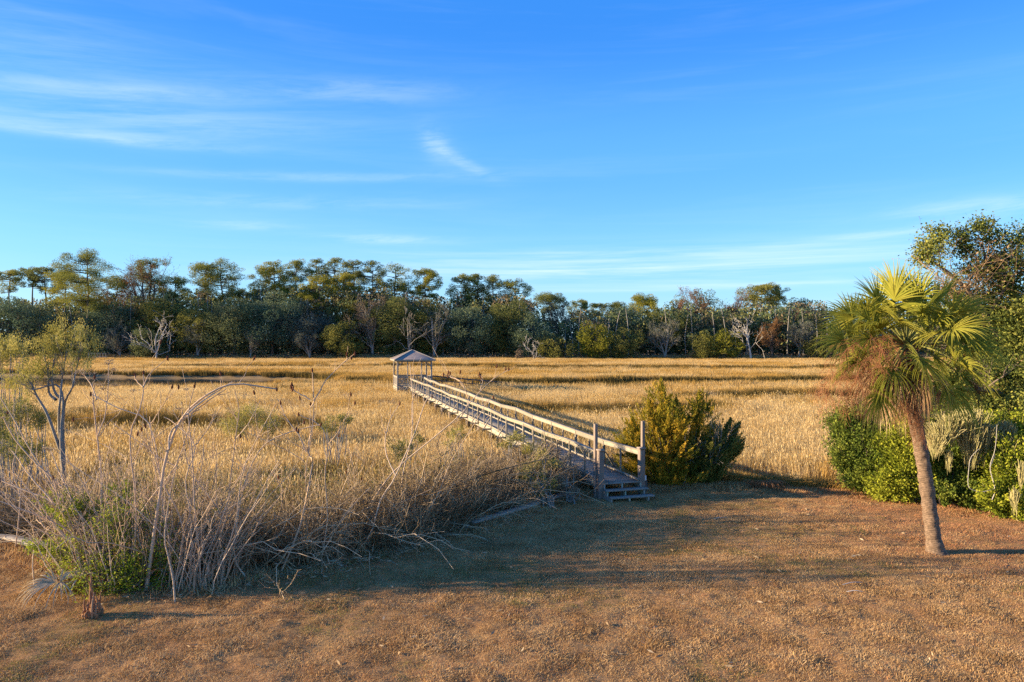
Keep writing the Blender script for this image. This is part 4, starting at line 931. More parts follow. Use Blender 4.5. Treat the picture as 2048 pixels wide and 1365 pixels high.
def palm():
    D = 17.3; r = np.random.default_rng(21)
    B = P(1872, 1103, D); B[2] = gz(B[0], D)-.05
    root = thing('cabbage_palm', 'single cabbage palm on the lawn with fan fronds and a shaggy dead skirt', 'palm', B)
    pts = [B, P(1862, 1040, D), P(1850, 950, D), P(1838, 880, D), P(1824, 810, D), P(1815, 760, D), P(1811, 705, D)]
    c = spline(pts, 150); s = np.linspace(0, 1, 150)
    R = 0.172-.03*s+.10*np.exp(-s*22)+.006*np.sin(s*120)+.006*np.sin(s*47)+r.normal(0, .003, 150); R = np.where(s > .86, R*1.15, R)
    mb = MB(); V, Fq = tubes(c, R, 22); V += r.normal(0, .006, V.shape); mb.add(V, Fq); mb.build('trunk', palmtrunkmat(), root, smooth_=True, loc=B)
    # old leaf boots under the crown
    mb = MB()
    for q in range(120):
        u = r.uniform(.74, 1.0); i = int(u*149); a = r.uniform(0, 6.28); o_ = np.array([math.cos(a), math.sin(a), 0]); p = c[i]+o_*R[i]*.9
        Lb = r.uniform(.12, .34); Q = np.stack([p, p+o_*.05+UP*Lb*.5, p+o_*(.10+.1*r.random())+UP*Lb]); limb_tubes(mb, Q[None], np.array([[.035, .03, .006]]), 4, r.random())
    for q in range(900):
        u = r.uniform(.72, 1.0); i = int(u*149); a = r.uniform(0, 6.28); o_ = np.array([math.cos(a), math.sin(a), 0]); p = c[i]+o_*R[i]
        Q = np.stack([p, p+o_*.06, p+o_*r.uniform(.06, .16)-UP*r.uniform(.05, .3)]); limb_tubes(mb, Q[None], np.array([[.005, .005, .002]]), 3, r.random())
    mb.build('leaf_boots', MT['fibre'], root, loc=B)
    H0 = P(1812, 690, D)
    n = 27
    for i in range(n):
        f = i/(n-1); el_ = math.radians(84-100*f+r.uniform(-5, 5)); a = i*2.399+0.4
        d = np.array([math.cos(a)*math.cos(el_), math.sin(a)*math.cos(el_), math.sin(el_)])
        make_frond(H0+d*.10, d, r.uniform(1.0, 1.35)*(1.0-.12*f), r.uniform(.78, .98), r, droop=.02+.22*f+r.uniform(0, .08), tint=.45+.4*r.random()-.15*f, parent=root, loc=B, sag=.15+.2*f)
    for (px, py, dy, dr, fr_) in ((1822, 612, .1, .03, .98), (1762, 612, .2, .08, .92), (1880, 600, .2, .08, .95), (1715, 640, .1, .15, .9), (1925, 690, .0, .3, .95), (1725, 720, -.4, .3, .85), (1745, 645, -.3, .15, .95), (1698, 682, -.2, .2, .92), (1900, 628, .1, .1, 1.05), (1905, 665, -.35, .22, 1.05), (1790, 735, -.8, .6, .75), (1840, 722, -.8, .55, .8), (1880, 765, -.5, .5, .85), (1765, 780, -.5, .6, .75), (1900, 770, .1, .45, .95), (1770, 660, -.5, .3, .85), (1860, 650, -.5, .3, .9)):
        t = P(px, py, D+dy); v = t-H0; pl = np.linalg.norm(v); make_frond(H0, v/pl+UP*.06, pl, fr_, r, droop=dr, tint=.55, parent=root, loc=B, sag=.06)
    for i in range(38):
        a = i*2.399 if i < 24 else r.uniform(2.6, 4.6); el_ = math.radians(r.uniform(-62, -18)); d = np.array([math.cos(a)*math.cos(el_), math.sin(a)*math.cos(el_), math.sin(el_)])
        make_frond(H0-UP*.12+d*.08, d, r.uniform(.45, .8), r.uniform(.40, .60), r, droop=1.05, mat='deadfrond', tint=r.uniform(.2, .85), nl=30, parent=root, loc=B, name='dead_frond', narrow=.55, sag=.45)
    # branching flower stalks gone reddish brown
    for i, (px, py, dy) in enumerate(((1668, 735, -.2), (1690, 710, -.6), (1655, 770, .2), (1720, 745, -.9), (1700, 790, .3), (1830, 790, -.6), (1845, 830, -.4), (1760, 700, -1.0), (1935, 720, .3), (1950, 745, -.2), (1805, 800, -.7), (1740, 715, .8))):
        e = P(px, py, D+dy); mid = (H0+e)/2+UP*r.uniform(.25, .45); Q = spline([H0, mid, e+UP*.1, e-UP*r.uniform(.2, .5)], 12); mb = MB()
        R_ = np.linspace(.016, .005, 12); limb_tubes(mb, Q[None], R_[None], 4)
        b1, r1 = kids(Q[None], R_[None], 26, r, .3, 1, (.18, .34), .9, -.15, k=5, curv=-.5, rr=.5); limb_tubes(mb, b1, r1, 3)
        b2, r2 = kids(b1, r1, 11, r, .1, 1, (.25, .5), .9, -.25, k=4, curv=-.3, rr=.6); limb_tubes(mb, b2, np.maximum(r2, .0022), 3, r.uniform(0, 1))
        mb.build('flower_stalk', MT['fibre'], root, loc=B)
palm()

# ------------------------------------------------------------------ red cedar beside the boardwalk
def L3(px, py, D, rp, rz=None, ry=None):
    a = rp/F*D; return (P(px, py, D), (a, ry/F*D if ry else a, (rz/F*D if rz else a)))
MT['cedar'] = leafmat('cedar_sprays', [(0.10, 0.12, 0.02), (0.30, 0.25, 0.03), (0.58, 0.36, 0.045)], .35, nscale=.8)
MT['cedar_shade'] = leafmat('shaded_cedar_sprays', [(0.06, 0.08, 0.025), (0.14, 0.16, 0.04), (0.28, 0.25, 0.06)], .3, nscale=.8)  # darker copy of the sprays: shading painted onto the cedar's east side
def spire(mb, b, ap, W, n, per, r, L=.13, w=.032, tb=.5, u0=.12, pw=.75):
    u = 1-r.uniform(0, 1-u0, n)**.75*1.0; u = np.clip(r.uniform(u0, 1, n), u0, 1)**1.0
    a = r.uniform(0, 6.28, n); o = np.stack([np.cos(a), np.sin(a), np.zeros(n)], 1)
    ax = b+(ap-b)*u[:, None]; rad = W*(1-u)**pw*r.uniform(.55, 1.05, n)+.02
    tip = ax+o*rad[:, None]; root_ = ax-(ap-b)*.06+o*rad[:, None]*.35
    dv = tip-root_+UP*.10; ln = np.linalg.norm(dv, axis=1)
    f = r.uniform(0.25, 1.12, (n, per)); C = root_[:, None]+dv[:, None]*f[..., None]+r.normal(0, .045, (n, per, 3))*(1.25-f[..., None])*1.3
    Dd = np.repeat(nrm(dv+UP*.25), per, 0); addleaves(mb, C.reshape(-1, 3), L, w, r, Dd, .55, tint=np.repeat(np.clip(tb+r.normal(0, .18, n), 0, 1), per))
def cedar():
    r = np.random.default_rng(5); D = 26.2; B = P(1362, 955, D); B[2] = -.6
    root = thing('red_cedar', 'bushy bronze green cedar with pointed tops beside the boardwalk steps', 'cedar', B)
    tr = MB(); cr = MB(); cd = MB()
    ex = [1232, 1246, 1262, 1280, 1296, 1310, 1322, 1338, 1352, 1375, 1392, 1400, 1410, 1428, 1445, 1462, 1480, 1490]
    ey = [885, 862, 836, 830, 800, 785, 760, 790, 800, 835, 800, 785, 805, 845, 858, 842, 846, 880]
    def sp(px, py, dy, W, n, tb):
        ap = P(px, py, D+dy); b = B+(ap-B)*np.array([.35, .6, 0]); b[2] = -.5+max(0, abs(px-1362)-60)*.006
        T = spline([B, (B+b)/2+UP*.2, b*.6+ap*.4+r.normal(0, .06, 3), ap], 8); limb_tubes(tr, T[None], np.linspace(.05, .008, 8)[None], 5)
        spire(cd if px > 1432 else cr, b, ap, W, n, 30, r, L=.11, w=.028, tb=tb, u0=.10, pw=.85)  # eastern spires get the painted shade colour
    for px, py in ((1322, 760), (1400, 785), (1296, 800), (1462, 842), (1480, 848), (1352, 800), (1262, 836), (1246, 862), (1428, 850)):
        sp(px, py, r.uniform(-.3, .3), r.uniform(.30, .45), 110, .5)
    for q in range(54):
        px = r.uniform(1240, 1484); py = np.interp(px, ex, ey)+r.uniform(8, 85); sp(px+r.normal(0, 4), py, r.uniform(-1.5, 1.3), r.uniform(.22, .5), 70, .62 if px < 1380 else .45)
    for px, py, dy, a, h, dn, dk in ((1300, 850, -.4, 46, 40, 1, 0), (1262, 885, -.3, 34, 36, .9, 0), (1340, 850, -.7, 46, 46, 1, 0), (1395, 850, -.3, 42, 46, 1, 0), (1330, 905, -.9, 60, 36, 1, 0), (1270, 920, -.6, 40, 24, .8, 0),
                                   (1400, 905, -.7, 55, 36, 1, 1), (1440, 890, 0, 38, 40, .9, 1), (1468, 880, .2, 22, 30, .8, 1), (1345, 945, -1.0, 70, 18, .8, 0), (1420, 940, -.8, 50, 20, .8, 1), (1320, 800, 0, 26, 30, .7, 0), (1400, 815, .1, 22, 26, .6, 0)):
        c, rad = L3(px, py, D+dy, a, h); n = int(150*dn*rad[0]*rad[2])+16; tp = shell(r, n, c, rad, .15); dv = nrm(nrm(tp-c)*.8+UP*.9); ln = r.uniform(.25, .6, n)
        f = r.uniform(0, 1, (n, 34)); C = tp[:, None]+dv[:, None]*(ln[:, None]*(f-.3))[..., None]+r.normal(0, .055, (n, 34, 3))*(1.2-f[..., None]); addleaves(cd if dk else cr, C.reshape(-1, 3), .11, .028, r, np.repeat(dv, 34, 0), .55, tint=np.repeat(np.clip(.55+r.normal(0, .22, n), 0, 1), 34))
    # dead twigs showing inside
    T = np.array([spline([B, P(px, 920, D-.8), P(px+12, py, D-.9)], 6) for px, py in ((1420, 870), (1432, 850), (1380, 900), (1300, 900))]); R = np.tile(np.linspace(.025, .008, 6), (4, 1))
    limb_tubes(tr, T, R, 4); b1, r1 = kids(T, R, 10, r, .3, 1, (.3, .5), .7, .2); limb_tubes(tr, b1, r1, 3); b2, r2 = kids(b1, r1, 5, r, .2, 1, (.4, .6), .7, .1); limb_tubes(tr, b2, np.maximum(r2, .003), 3)
    tr.build('trunk', MT['greybark'], root, loc=B); cr.build('crown', MT['cedar'], root, loc=B); cd.build('shaded_crown', MT['cedar_shade'], root, loc=B)
cedar()

# ------------------------------------------------------------------ leafy near shrubs
MT['bright'] = leafmat('bright_shrub_leaves', [(0.08, 0.12, 0.018), (0.24, 0.28, 0.03), (0.46, 0.46, 0.06)], .3, gloss=.0, nscale=.6)
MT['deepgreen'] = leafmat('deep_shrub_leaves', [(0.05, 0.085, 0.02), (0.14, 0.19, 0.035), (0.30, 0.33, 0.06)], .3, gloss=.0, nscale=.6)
MT['myrtle'] = leafmat('myrtle_leaves', [(0.09, 0.14, 0.02), (0.26, 0.33, 0.035), (0.48, 0.50, 0.07)], .35, gloss=.0, nscale=.8)
MT['groundsel'] = leafmat('groundsel_leaves', [(0.18, 0.18, 0.045), (0.38, 0.34, 0.08), (0.56, 0.48, 0.15)], .3, nscale=.9)
MT['livok'] = leafmat('live_oak_leaves', [(0.06, 0.085, 0.024), (0.15, 0.18, 0.045), (0.32, 0.32, 0.075)], .25, gloss=.0, nscale=.5)
MT['stem'] = leafmat('pale_stems', [(0.30, 0.20, 0.13), (0.52, 0.38, 0.255), (0.72, 0.56, 0.40)], 0.0)
MT['twig'] = leafmat('thicket_twigs', [(0.13, 0.09, 0.045), (0.33, 0.24, 0.135), (0.64, 0.49, 0.31)], 0.0, nscale=.8)
MT['deadtw'] = leafmat('dead_oak_twigs', [(0.16, 0.10, 0.06), (0.28, 0.19, 0.11), (0.40, 0.29, 0.18)], .1)
MT['seed'] = leafmat('seed_heads', [(0.07, 0.03, 0.02), (0.15, 0.065, 0.04), (0.24, 0.12, 0.07)], 0.1)
MT['moss'] = leafmat('hanging_moss', [(0.30, 0.29, 0.13), (0.52, 0.47, 0.22), (0.68, 0.60, 0.32)], .3)
def bush(name, label, cat, B, lobes, mat, r, L=.09, W=.05, per=60, nst=6, stem='bark', flat=.3, group=None, dens=1.0, twigs=True, orient=.8):
    """lobes: (centre, radii)"""
    B = np.asarray(B, float); root = thing(name, label, cat, B, group); tr = MB(); cr = MB()
    for c, rad in lobes:
        c = np.asarray(c, float); rad = np.asarray(rad, float)*np.ones(3); area = (rad[0]*rad[2]+rad[0]*rad[1])*6
        n = max(6, int(area*9*dens)); d = rdir(r, n); rr = r.uniform(.25, 1.0, (n, 1))**.5; tips = c+d*rad*rr
        st_ = c+(tips-c)*.3; st_[:, 2] -= rad[2]*.25
        k = 4; s = np.linspace(0, 1, k); Q = st_[:, None]+(tips-st_)[:, None]*s[:, None]; Q[:, 1:-1] += r.normal(0, .04, (n, k-2, 3)); limb_tubes(tr, Q, np.tile(np.linspace(.008, .003, k), (n, 1)), 3)
        f = r.uniform(.35, 1.15, (n, per)); C = st_[:, None]+(tips-st_)[:, None]*f[..., None]+r.normal(0, 1, (n, per, 3))*rad.mean()*.13
        Dd = np.repeat(nrm(tips-st_+UP*.1), per, 0); addleaves(cr, C.reshape(-1, 3), L, W, r, Dd, orient, tint=np.repeat(np.clip(.5+r.normal(0, .2, n), 0, 1), per), flat=flat)
        for q in range(nst):
            e = c+rdir(r, 1)[0]*rad*.5; Q = spline([B+r.normal(0, .12, 3)*[1, 1, 0], (B+e)/2+r.normal(0, .12, 3), e], 7); limb_tubes(tr, Q[None], np.linspace(.03, .008, 7)[None], 5)
    tr.build('branches', MT[stem], root, loc=B); cr.build('foliage', MT[mat], root, loc=B); return root
def right_side():
    r = np.random.default_rng(9)
    def B(px, D): x = X(px, D); return (x, D, gz(x, D))
    bush('evergreen_shrub', 'light green leafy shrub bulging over the marsh edge, westernmost of the row behind the palm', 'shrub', B(1735, 24.2),
         [L3(1700, 850, 24.4, 50, 45), L3(1690, 905, 24.2, 38, 50), L3(1745, 835, 24.6, 50, 40), L3(1735, 900, 23.8, 50, 60), L3(1760, 960, 23.6, 45, 45), L3(1720, 950, 23.8, 36, 40)], 'deepgreen', r, dens=1.5)
    bush('evergreen_shrub', 'yellow green leafy shrub just behind the palm trunk', 'shrub', B(1810, 23.0),
         [L3(1800, 900, 23.0, 55, 60), L3(1780, 960, 22.8, 50, 50), L3(1840, 850, 23.4, 55, 45), L3(1840, 960, 22.6, 40, 50), L3(1815, 930, 22.4, 36, 50)], 'bright', r, dens=1.5)
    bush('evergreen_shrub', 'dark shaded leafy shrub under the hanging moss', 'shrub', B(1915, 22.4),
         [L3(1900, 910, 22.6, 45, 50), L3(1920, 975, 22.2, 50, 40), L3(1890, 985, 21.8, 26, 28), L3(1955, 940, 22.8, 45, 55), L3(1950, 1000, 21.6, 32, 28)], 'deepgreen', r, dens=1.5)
    bush('evergreen_shrub', 'fresh green leafy shrub at the picture edge beyond the bare white twigs', 'shrub', B(2020, 20.8),
         [L3(2020, 930, 21.2, 55, 70), L3(2030, 1000, 20.6, 50, 45), L3(1990, 990, 20.6, 34, 38), L3(2080, 950, 21.0, 60, 80), L3(2010, 860, 22.0, 45, 45)], 'bright', r, dens=1.5)
    # live oak
    Bo = np.array([20.3, 25.5, -.1]); root = thing('live_oak', 'large live oak at the edge of the lawn reaching high over the palm', 'oak tree', Bo); tr = MB(); cr = MB()
    D = 25.0
    limbs = [[Bo, Bo+[-.5, 0, 2.2], P(2010, 700, D), P(1950, 600, D), P(1900, 548, D), P(1858, 520, D)],
             [Bo, Bo+[-.3, 0, 3], P(2060, 640, D), P(2000, 560, D+.5), P(1975, 530, D), P(1965, 490, D)],
             [Bo, Bo+[.3, 0, 3], P(2110, 600, D+1), P(2060, 545, D+1), P(2030, 505, D)],
             [Bo, Bo+[-.8, -.5, 2], P(2000, 790, D-1), P(1930, 780, D-2), P(1870, 800, D-2.2)],
             [Bo, Bo+[-.8, .3, 2.6], P(1990, 720, D+1), P(1920, 690, D+1), P(1860, 650, D+1)],
             [Bo, Bo+[.6, -.8, 3], P(2140, 640, D-2), P(2130, 590, D-2), P(2120, 540, D-2)]]
    T = np.array([spline(l, 14) for l in limbs]); R = np.tile(np.linspace(.20, .025, 14), (len(T), 1)); limb_tubes(tr, T, R, 8)
    b1, r1 = kids(T, R, 11, r, .35, 1, (.12, .24), .9, .25, wob=.25, rr=.5); r1 = np.clip(r1, .012, .06); limb_tubes(tr, b1, r1, 5)
    b2, r2 = kids(b1, r1, 5, r, .3, 1, (.4, .7), .8, .2, wob=.25, rr=.6); limb_tubes(tr, b2, np.maximum(r2, .005), 3)
    n2 = len(b2); per = 27; i = r.integers(2, 6, (n2, per)); C = b2[np.arange(n2)[:, None], i]+r.normal(0, .15, (n2, per, 3)); addleaves(cr, C.reshape(-1, 3), .11, .05, r, tint=np.repeat(r.uniform(.2, .8, n2), per))
    for px, py, dy, a, h, dn in ((1995, 600, .5, 60, 32, 1), (2040, 560, 0, 50, 34, 1), (1940, 625, .6, 45, 35, 1), (2010, 660, 0, 60, 50, 1.2), (1950, 690, .6, 50, 45, 1.1), (1920, 745, .6, 45, 45, 1.1), (1990, 750, -.4, 60, 50, 1.2), (2060, 720, -1, 60, 80, 1.2), (1960, 810, -1, 50, 32, 1.1), (2030, 820, -1.5, 55, 45, 1.2),
                             (1890, 800, .2, 40, 36, 1), (2040, 640, -1, 45, 40, 1), (2100, 620, -1, 60, 70, 1), (1905, 590, 1, 36, 25, .7), (1960, 540, 0, 40, 16, .6), (2000, 520, .3, 40, 18, .6), (1985, 475, 0, 24, 12, .5), (1965, 450, 0, 18, 9, .6), (1860, 490, 0, 22, 12, .6), (1885, 470, 0, 20, 12, .5), (1850, 515, 0, 14, 8, .5), (1930, 500, 0, 18, 10, .4), (2035, 480, 0, 30, 20, .5), (1925, 480, 0, 14, 9, .5)):
        c, rad = L3(px, py, D+dy, a, h); n = int(34*dn*rad[0]*rad[0]*2+14); tp = shell(r, n, c, rad, .2); C = tp[:, None]+r.normal(0, .16, (n, 38, 3)); addleaves(cr, C.reshape(-1, 3), .11, .055, r, tint=np.repeat(r.uniform(.15, .85, n), 38))
    tr.build('trunk', MT['bark'], root, loc=Bo); cr.build('crown', MT['livok'], root, loc=Bo)
    # dead brown twiggy patch below the open top
    mb = MB(); c = [P(1925, 560, 24.4), P(1960, 545, 24.6), P(1900, 575, 24.3)]
    Q = np.array([spline([q+r.normal(0, .2, 3), q+r.normal(0, .5, 3), q+r.normal(0, .8, 3)], 5) for q in c for _ in range(14)]); limb_tubes(mb, Q, np.tile(np.linspace(.02, .006, 5), (len(Q), 1)), 3); b1, _ = kids(Q, np.full(Q.shape[:2], .01), 6, r, .2, 1, (.3, .6), .8, 0, k=4); limb_tubes(mb, b1, np.full(b1.shape[:2], .004), 3)
    addleaves(mb, b1[:, 2:].reshape(-1, 3), .1, .05, r); mb.build('dead_twigs', MT['deadtw'], root, loc=Bo)
    # hanging moss beards
    spots = [(1902, 835, 60), (1925, 830, 75), (1945, 825, 85), (1962, 850, 80), (1978, 855, 60), (1885, 850, 55), (1870, 870, 45), (2000, 870, 55), (2015, 850, 70), (1940, 870, 70), (1897, 905, 40), (2030, 985, 45), (2042, 930, 50), (1995, 978, 24), (1918, 850, 40), (1955, 880, 60)]
    for q, (px, py, h) in enumerate(spots):
        Dm = 21.4 if q < 11 or q > 12 else 19.9; a = P(px, py, Dm); n = 240; hh = h/F*Dm; w = r.uniform(.10, .24) if q < 10 else r.uniform(.035, .07); n = n if q < 10 else 90
        top = a+r.normal(0, 1, (n, 3))*[w, w, .07]; ln = hh*r.uniform(.3, 1.1, n)*(1-.5*np.clip(np.abs(top[:, 0]-a[0])/w/2, 0, 1)); s = np.linspace(0, 1, 5)
        Q = top[:, None]-UP*(ln[:, None]*s)[..., None]; Q[..., :2] += (a[:2]-Q[..., :2])*(s[:, None]*.6)+np.cumsum(r.normal(0, .012, (n, 5, 2)), 1)
        mb = MB(); limb_tubes(mb, Q, np.tile([.007, .008, .007, .006, .003], (n, 1)), 3, np.repeat(r.uniform(0, 1, n), 15))
        o = mb.build('hanging_moss', MT['moss'], loc=a); o.location = a
        tag(o, 'pale yellow beard of hanging moss dangling in front of the dark shrubs under the oak', 'moss', 'beards of moss hanging beneath the live oak')
    B0 = P(1984, 1000, 20.3); root = thing('dead_sapling', 'crooked bare white twigs standing out against the dark shrub under the moss', 'dead sapling', B0)
    mb = MB()
    for pts, r0 in (([(1984, 1000), (1990, 978), (1980, 935), (1990, 900), (1994, 850)], .014), ([(1990, 978), (1965, 984), (1945, 980), (1936, 970), (1938, 935), (1942, 915), (1958, 898)], .012), ([(1980, 935), (1990, 910)], .012)):
        Q = spline([P(a, b, 20.3) for a, b in pts], 14); limb_tubes(mb, Q[None], np.linspace(r0, .006, 14)[None], 5, .2)
    mb.build('stem', MT['whitebark'], root, loc=B0)
right_side()

# ------------------------------------------------------------------ thicket, saplings and shrubs west of the boardwalk
def thicket():
    r = np.random.default_rng(31)
    def emit(n, x0, x1, e0, e1, l0, l1, lean, rad, k=7):
        x = r.uniform(x0, x1, n); e_ = r.uniform(e0, e1, n); e_ = np.where((x > -1.3) & (e_ < 1.3), e_+1.4, e_); y = edge(x)+e_
        b = np.stack([x, y, ground(x, y)-.03], 1); a = r.uniform(0, 6.28, n); L = r.uniform(l0, l1, n)
        ln = r.uniform(.05, lean, n); s = np.linspace(0, 1, k); o = np.stack([np.cos(a), np.sin(a)*.7, np.zeros(n)], 1)
        Q = b[:, None]+UP*(L[:, None]*(s-.55*ln[:, None]*s**2.2))[..., None]+o[:, None]*(L[:, None]*ln[:, None]*(s**1.3))[..., None]
        w = np.cumsum(r.normal(0, 1, (n, k, 3)), 1)*(.03*L[:, None, None]); w -= w[:, :1]
        return Q+w, np.tile(np.linspace(rad, rad*.35, k), (n, 1))
    # broad tangle of grey brown stems
    mb = MB()
    for n, x0, x1, e0, e1, l0, l1, ln, rad in ((1400, -9.5, 0.2, .2, 5.5, 1.1, 2.7, 1.1, .010), (600, -20, -8.5, .6, 7, 1.0, 2.5, 1.1, .010), (1300, -3.4, 1.7, .4, 5, 1.2, 2.9, 1.0, .009), (500, -7, -1, -.1, 1.2, .5, 1.6, 1.1, .008)):
        Q, R = emit(n, x0, x1, e0, e1, l0, l1, ln, rad); 
        limb_tubes(mb, Q, R, 3, np.repeat(r.uniform(0, .75, n), 21))
        b1, r1 = kids(Q, R, 3, r, .25, .95, (.25, .5), .8, .15, k=5, wob=.3, rr=.7); limb_tubes(mb, b1, np.maximum(r1*.8, .003), 3, np.repeat(r.uniform(0, .6, len(b1)), 15))
        b2, r2 = kids(b1, r1, 1, r, .2, .95, (.3, .7), .8, .1, k=4, wob=.3, rr=.7); limb_tubes(mb, b2, np.maximum(r2*.6, .0025), 3, np.repeat(r.uniform(0, .5, len(b2)), 12))
    for n, x0, x1, e0, e1, l0, l1, ln, rad in ((260, -8.5, 1.0, .2, 3.5, 1.6, 3.1, 1.6, .020), (120, -14, -8, .8, 4, 1.5, 2.9, 1.5, .019), (130, -7, .5, .0, 2, 1.0, 2.2, 1.9, .016)):
        Q, R = emit(n, x0, x1, e0, e1, l0, l1, ln, rad, 9); limb_tubes(mb, Q, R, 4, np.repeat(r.uniform(.75, 1, n), 36))
        b1, r1 = kids(Q, R, 5, r, .3, .95, (.25, .45), .8, .35, k=7, wob=.15, curv=.15, rr=.6); limb_tubes(mb, b1, np.maximum(r1, .005), 3, np.repeat(r.uniform(.6, 1, len(b1)), 21))
        b2, r2 = kids(b1, r1, 3, r, .3, .95, (.3, .6), .7, .2, k=4, wob=.2, rr=.6); limb_tubes(mb, b2, np.maximum(r2, .003), 3, np.repeat(r.uniform(.2, .9, len(b2)), 12))
    tag(mb.build('thicket', MT['twig']), 'dense tangle of bare grey brown twigs and brambles along the lawn edge', 'thicket', kind='stuff')
    q = MB(); n = 420; x = r.uniform(-10, 1.4, n); y = edge(x)+r.uniform(.8, 5, n); k_ = vnoise(x, y, 2.2, 71) > .5; x, y = x[k_], y[k_]; n = len(x)
    c = np.stack([x, y, ground(x, y)+r.uniform(.7, 2.5, n)], 1); C = (c[:, None]+r.normal(0, .17, (n, 34, 3))*[1, 1, 1.3]).reshape(-1, 3); addleaves(q, C, .075, .022, r, UP[None], .9, tint=np.repeat(r.uniform(.1, .9, n), 34))
    tag(q.build('olive_sprigs', leafmat('olive_sprigs', [(0.10, 0.095, 0.03), (0.22, 0.20, 0.06), (0.38, 0.33, 0.13)], .3)), 'sparse olive leafy sprigs mixed through the upper thicket', 'undergrowth', kind='stuff')
    # dry leaves and dead grass caught in it
    mb = MB(); n = 78000; x = np.where(r.random(n) < .3, r.uniform(-4, 1.8, n), r.uniform(-20, 1.5, n)); y = edge(x)+np.where(x > -1.3, 1.0, .3)+r.uniform(0, 6, n)*r.uniform(.3, 1, n); h = r.uniform(0, 1, n)**1.2*(1.25+.6*vnoise(x, y, 2, 55)+.5*smooth(x, -4, -2)); 
    addleaves(mb, np.stack([x, y, ground(x, y)+h], 1), .17, .022, r, np.array([[0, 0, 1.0]]), 1.8)
    tag(mb.build('dry_undergrowth', leafmat('dry_undergrowth', [(0.09, 0.075, 0.05), (0.20, 0.155, 0.105), (0.32, 0.25, 0.17)], .2, nscale=.7)), 'dry dead undergrowth caught in the thicket', 'undergrowth', kind='stuff')
    mb = MB(); n = 12000; x = r.uniform(-3.4, 2.4, n); e_ = r.uniform(.1, 2.4, n); e_ = np.where((x > -1.2) & (e_ < .75), e_+.75, e_); y = edge(x)+e_; L = r.uniform(.6, 1.4, n); a = r.normal(0, .35, (n, 2)); s = np.linspace(0, 1, 5)
    Q = np.stack([x, y, ground(x, y)], 1)[:, None]+UP*(L[:, None]*(s-.2*s**3))[..., None]; Q[..., :2] += (a*L[:, None])[:, None]*(s**2)[:, None]
    limb_tubes(mb, Q, np.tile([.005, .005, .004, .003, .001], (n, 1)), 3, np.repeat(r.uniform(0, 1, n), 15))
    tag(mb.build('bank_grass', MT['straw']), 'drooping dry grass on the bank between thicket and bulkhead', 'grass', kind='stuff')
    # shaded bank on the east side: bent brown grass
    mb = MB(); n = 15000; x = r.uniform(4.8, 14, n); y = edge(x)+r.uniform(.3, 4.5, n); L = r.uniform(.35, .8, n); a = r.normal(0, .5, (n, 2))+[.5, 0]
    Q = np.stack([x, y, ground(x, y)], 1)[:, None]+UP*(L[:, None]*(s-.35*s**3))[..., None]; Q[..., :2] += (a*L[:, None])[:, None]*(s**2)[:, None]
    limb_tubes(mb, Q, np.tile([.006, .006, .005, .004, .001], (n, 1)), 3, np.repeat(r.uniform(0, 1, n), 15))
    tag(mb.build('bent_grass', MT['amber']), 'bent brown grass in the dip between the cedar and the leafy shrubs', 'grass', kind='stuff')
MT_DONE = True
thicket()

def heads(root, tips, r, s=.05, mat='seed', name='seed_head', B=None, tan=False):
    for p in tips:
        mb = MB()
        if tan:
            n = 60; C = p+r.normal(0, 1, (n, 3))*[s*1.5, s*1.2, s*.4]; addleaves(mb, C, .028, .02, r)
            for q in range(8): limb_tubes(mb, np.stack([p-UP*s*1.2, C[q]])[None], np.array([[.003, .002]]), 3)
        else:
            k = 6; z = np.linspace(-1, 1, k); a = r.normal(0, .3, 2); ax = np.stack([a[0]*z*s, a[1]*z*s, z*s*1.6], 1); V, Fq = tubes(p+ax, s*.62*np.array([.25, .85, 1, .85, .55, .1]), 7); V += r.normal(0, s*.07, V.shape); mb.add(V, Fq, .5)
            n = 26; addleaves(mb, p+rdir(r, n)*[s*.6, s*.6, s*1.3], s*.5, s*.3, r)
        mb.build(name, MT[mat], root, loc=B)
def sapling(pls, D, label, r, r0=.016, nb=3, head=.6, hs=.036, dD=0.0, tan=False, group=None, name='sumac_sapling', cat='sapling', fork=None, matn='stem'):
    r0 = r0*1.45
    """pls: list of pixel polylines; the first starts at the ground"""
    b = pls[0][0]; B = P(b[0], b[1], D); B[2] = gz(B[0], B[1])-.04
    root = thing(name, label, cat, B, group); mb = MB(); tips = []
    T = []; 
    for i, pl in enumerate(pls):
        n = len(pl); d = [D+dD*(j/(n-1)) for j in range(n)]
        pts = [P(a, b_, dd) for (a, b_), dd in zip(pl, d)]
        if i == 0: pts[0] = B
        Q = spline(pts, 16); rr0 = r0 if i == 0 else r0*.62
        w = np.cumsum(r.normal(0, 1, (16, 3)), 0)*.006; w -= w[:1]; w[0] = 0; Q = Q+w
        limb_tubes(mb, Q[None], np.linspace(rr0, rr0*.42, 16)[None], 5, r.uniform(.4, .9)); T.append(Q); tips.append(Q[-1])
    if nb:
        T = np.array(T); R = np.tile(np.linspace(r0*.8, r0*.35, 16), (len(T), 1))
        b1, r1 = kids(T, R, nb, r, .45, .95, (.12, .30), .9, .35, k=8, wob=.2, curv=.25, rr=.65); r1 = np.maximum(r1, .004); limb_tubes(mb, b1, r1, 4, .6); tips += [t for t in b1[:, -1] if r.random() < .4]
    mb.build('stem', MT[matn], root, loc=B, smooth_=True)
    heads(root, [t for t in tips if r.random() < head], r, hs, 'seed' if not tan else 'straw', B=B, tan=tan)
    return root
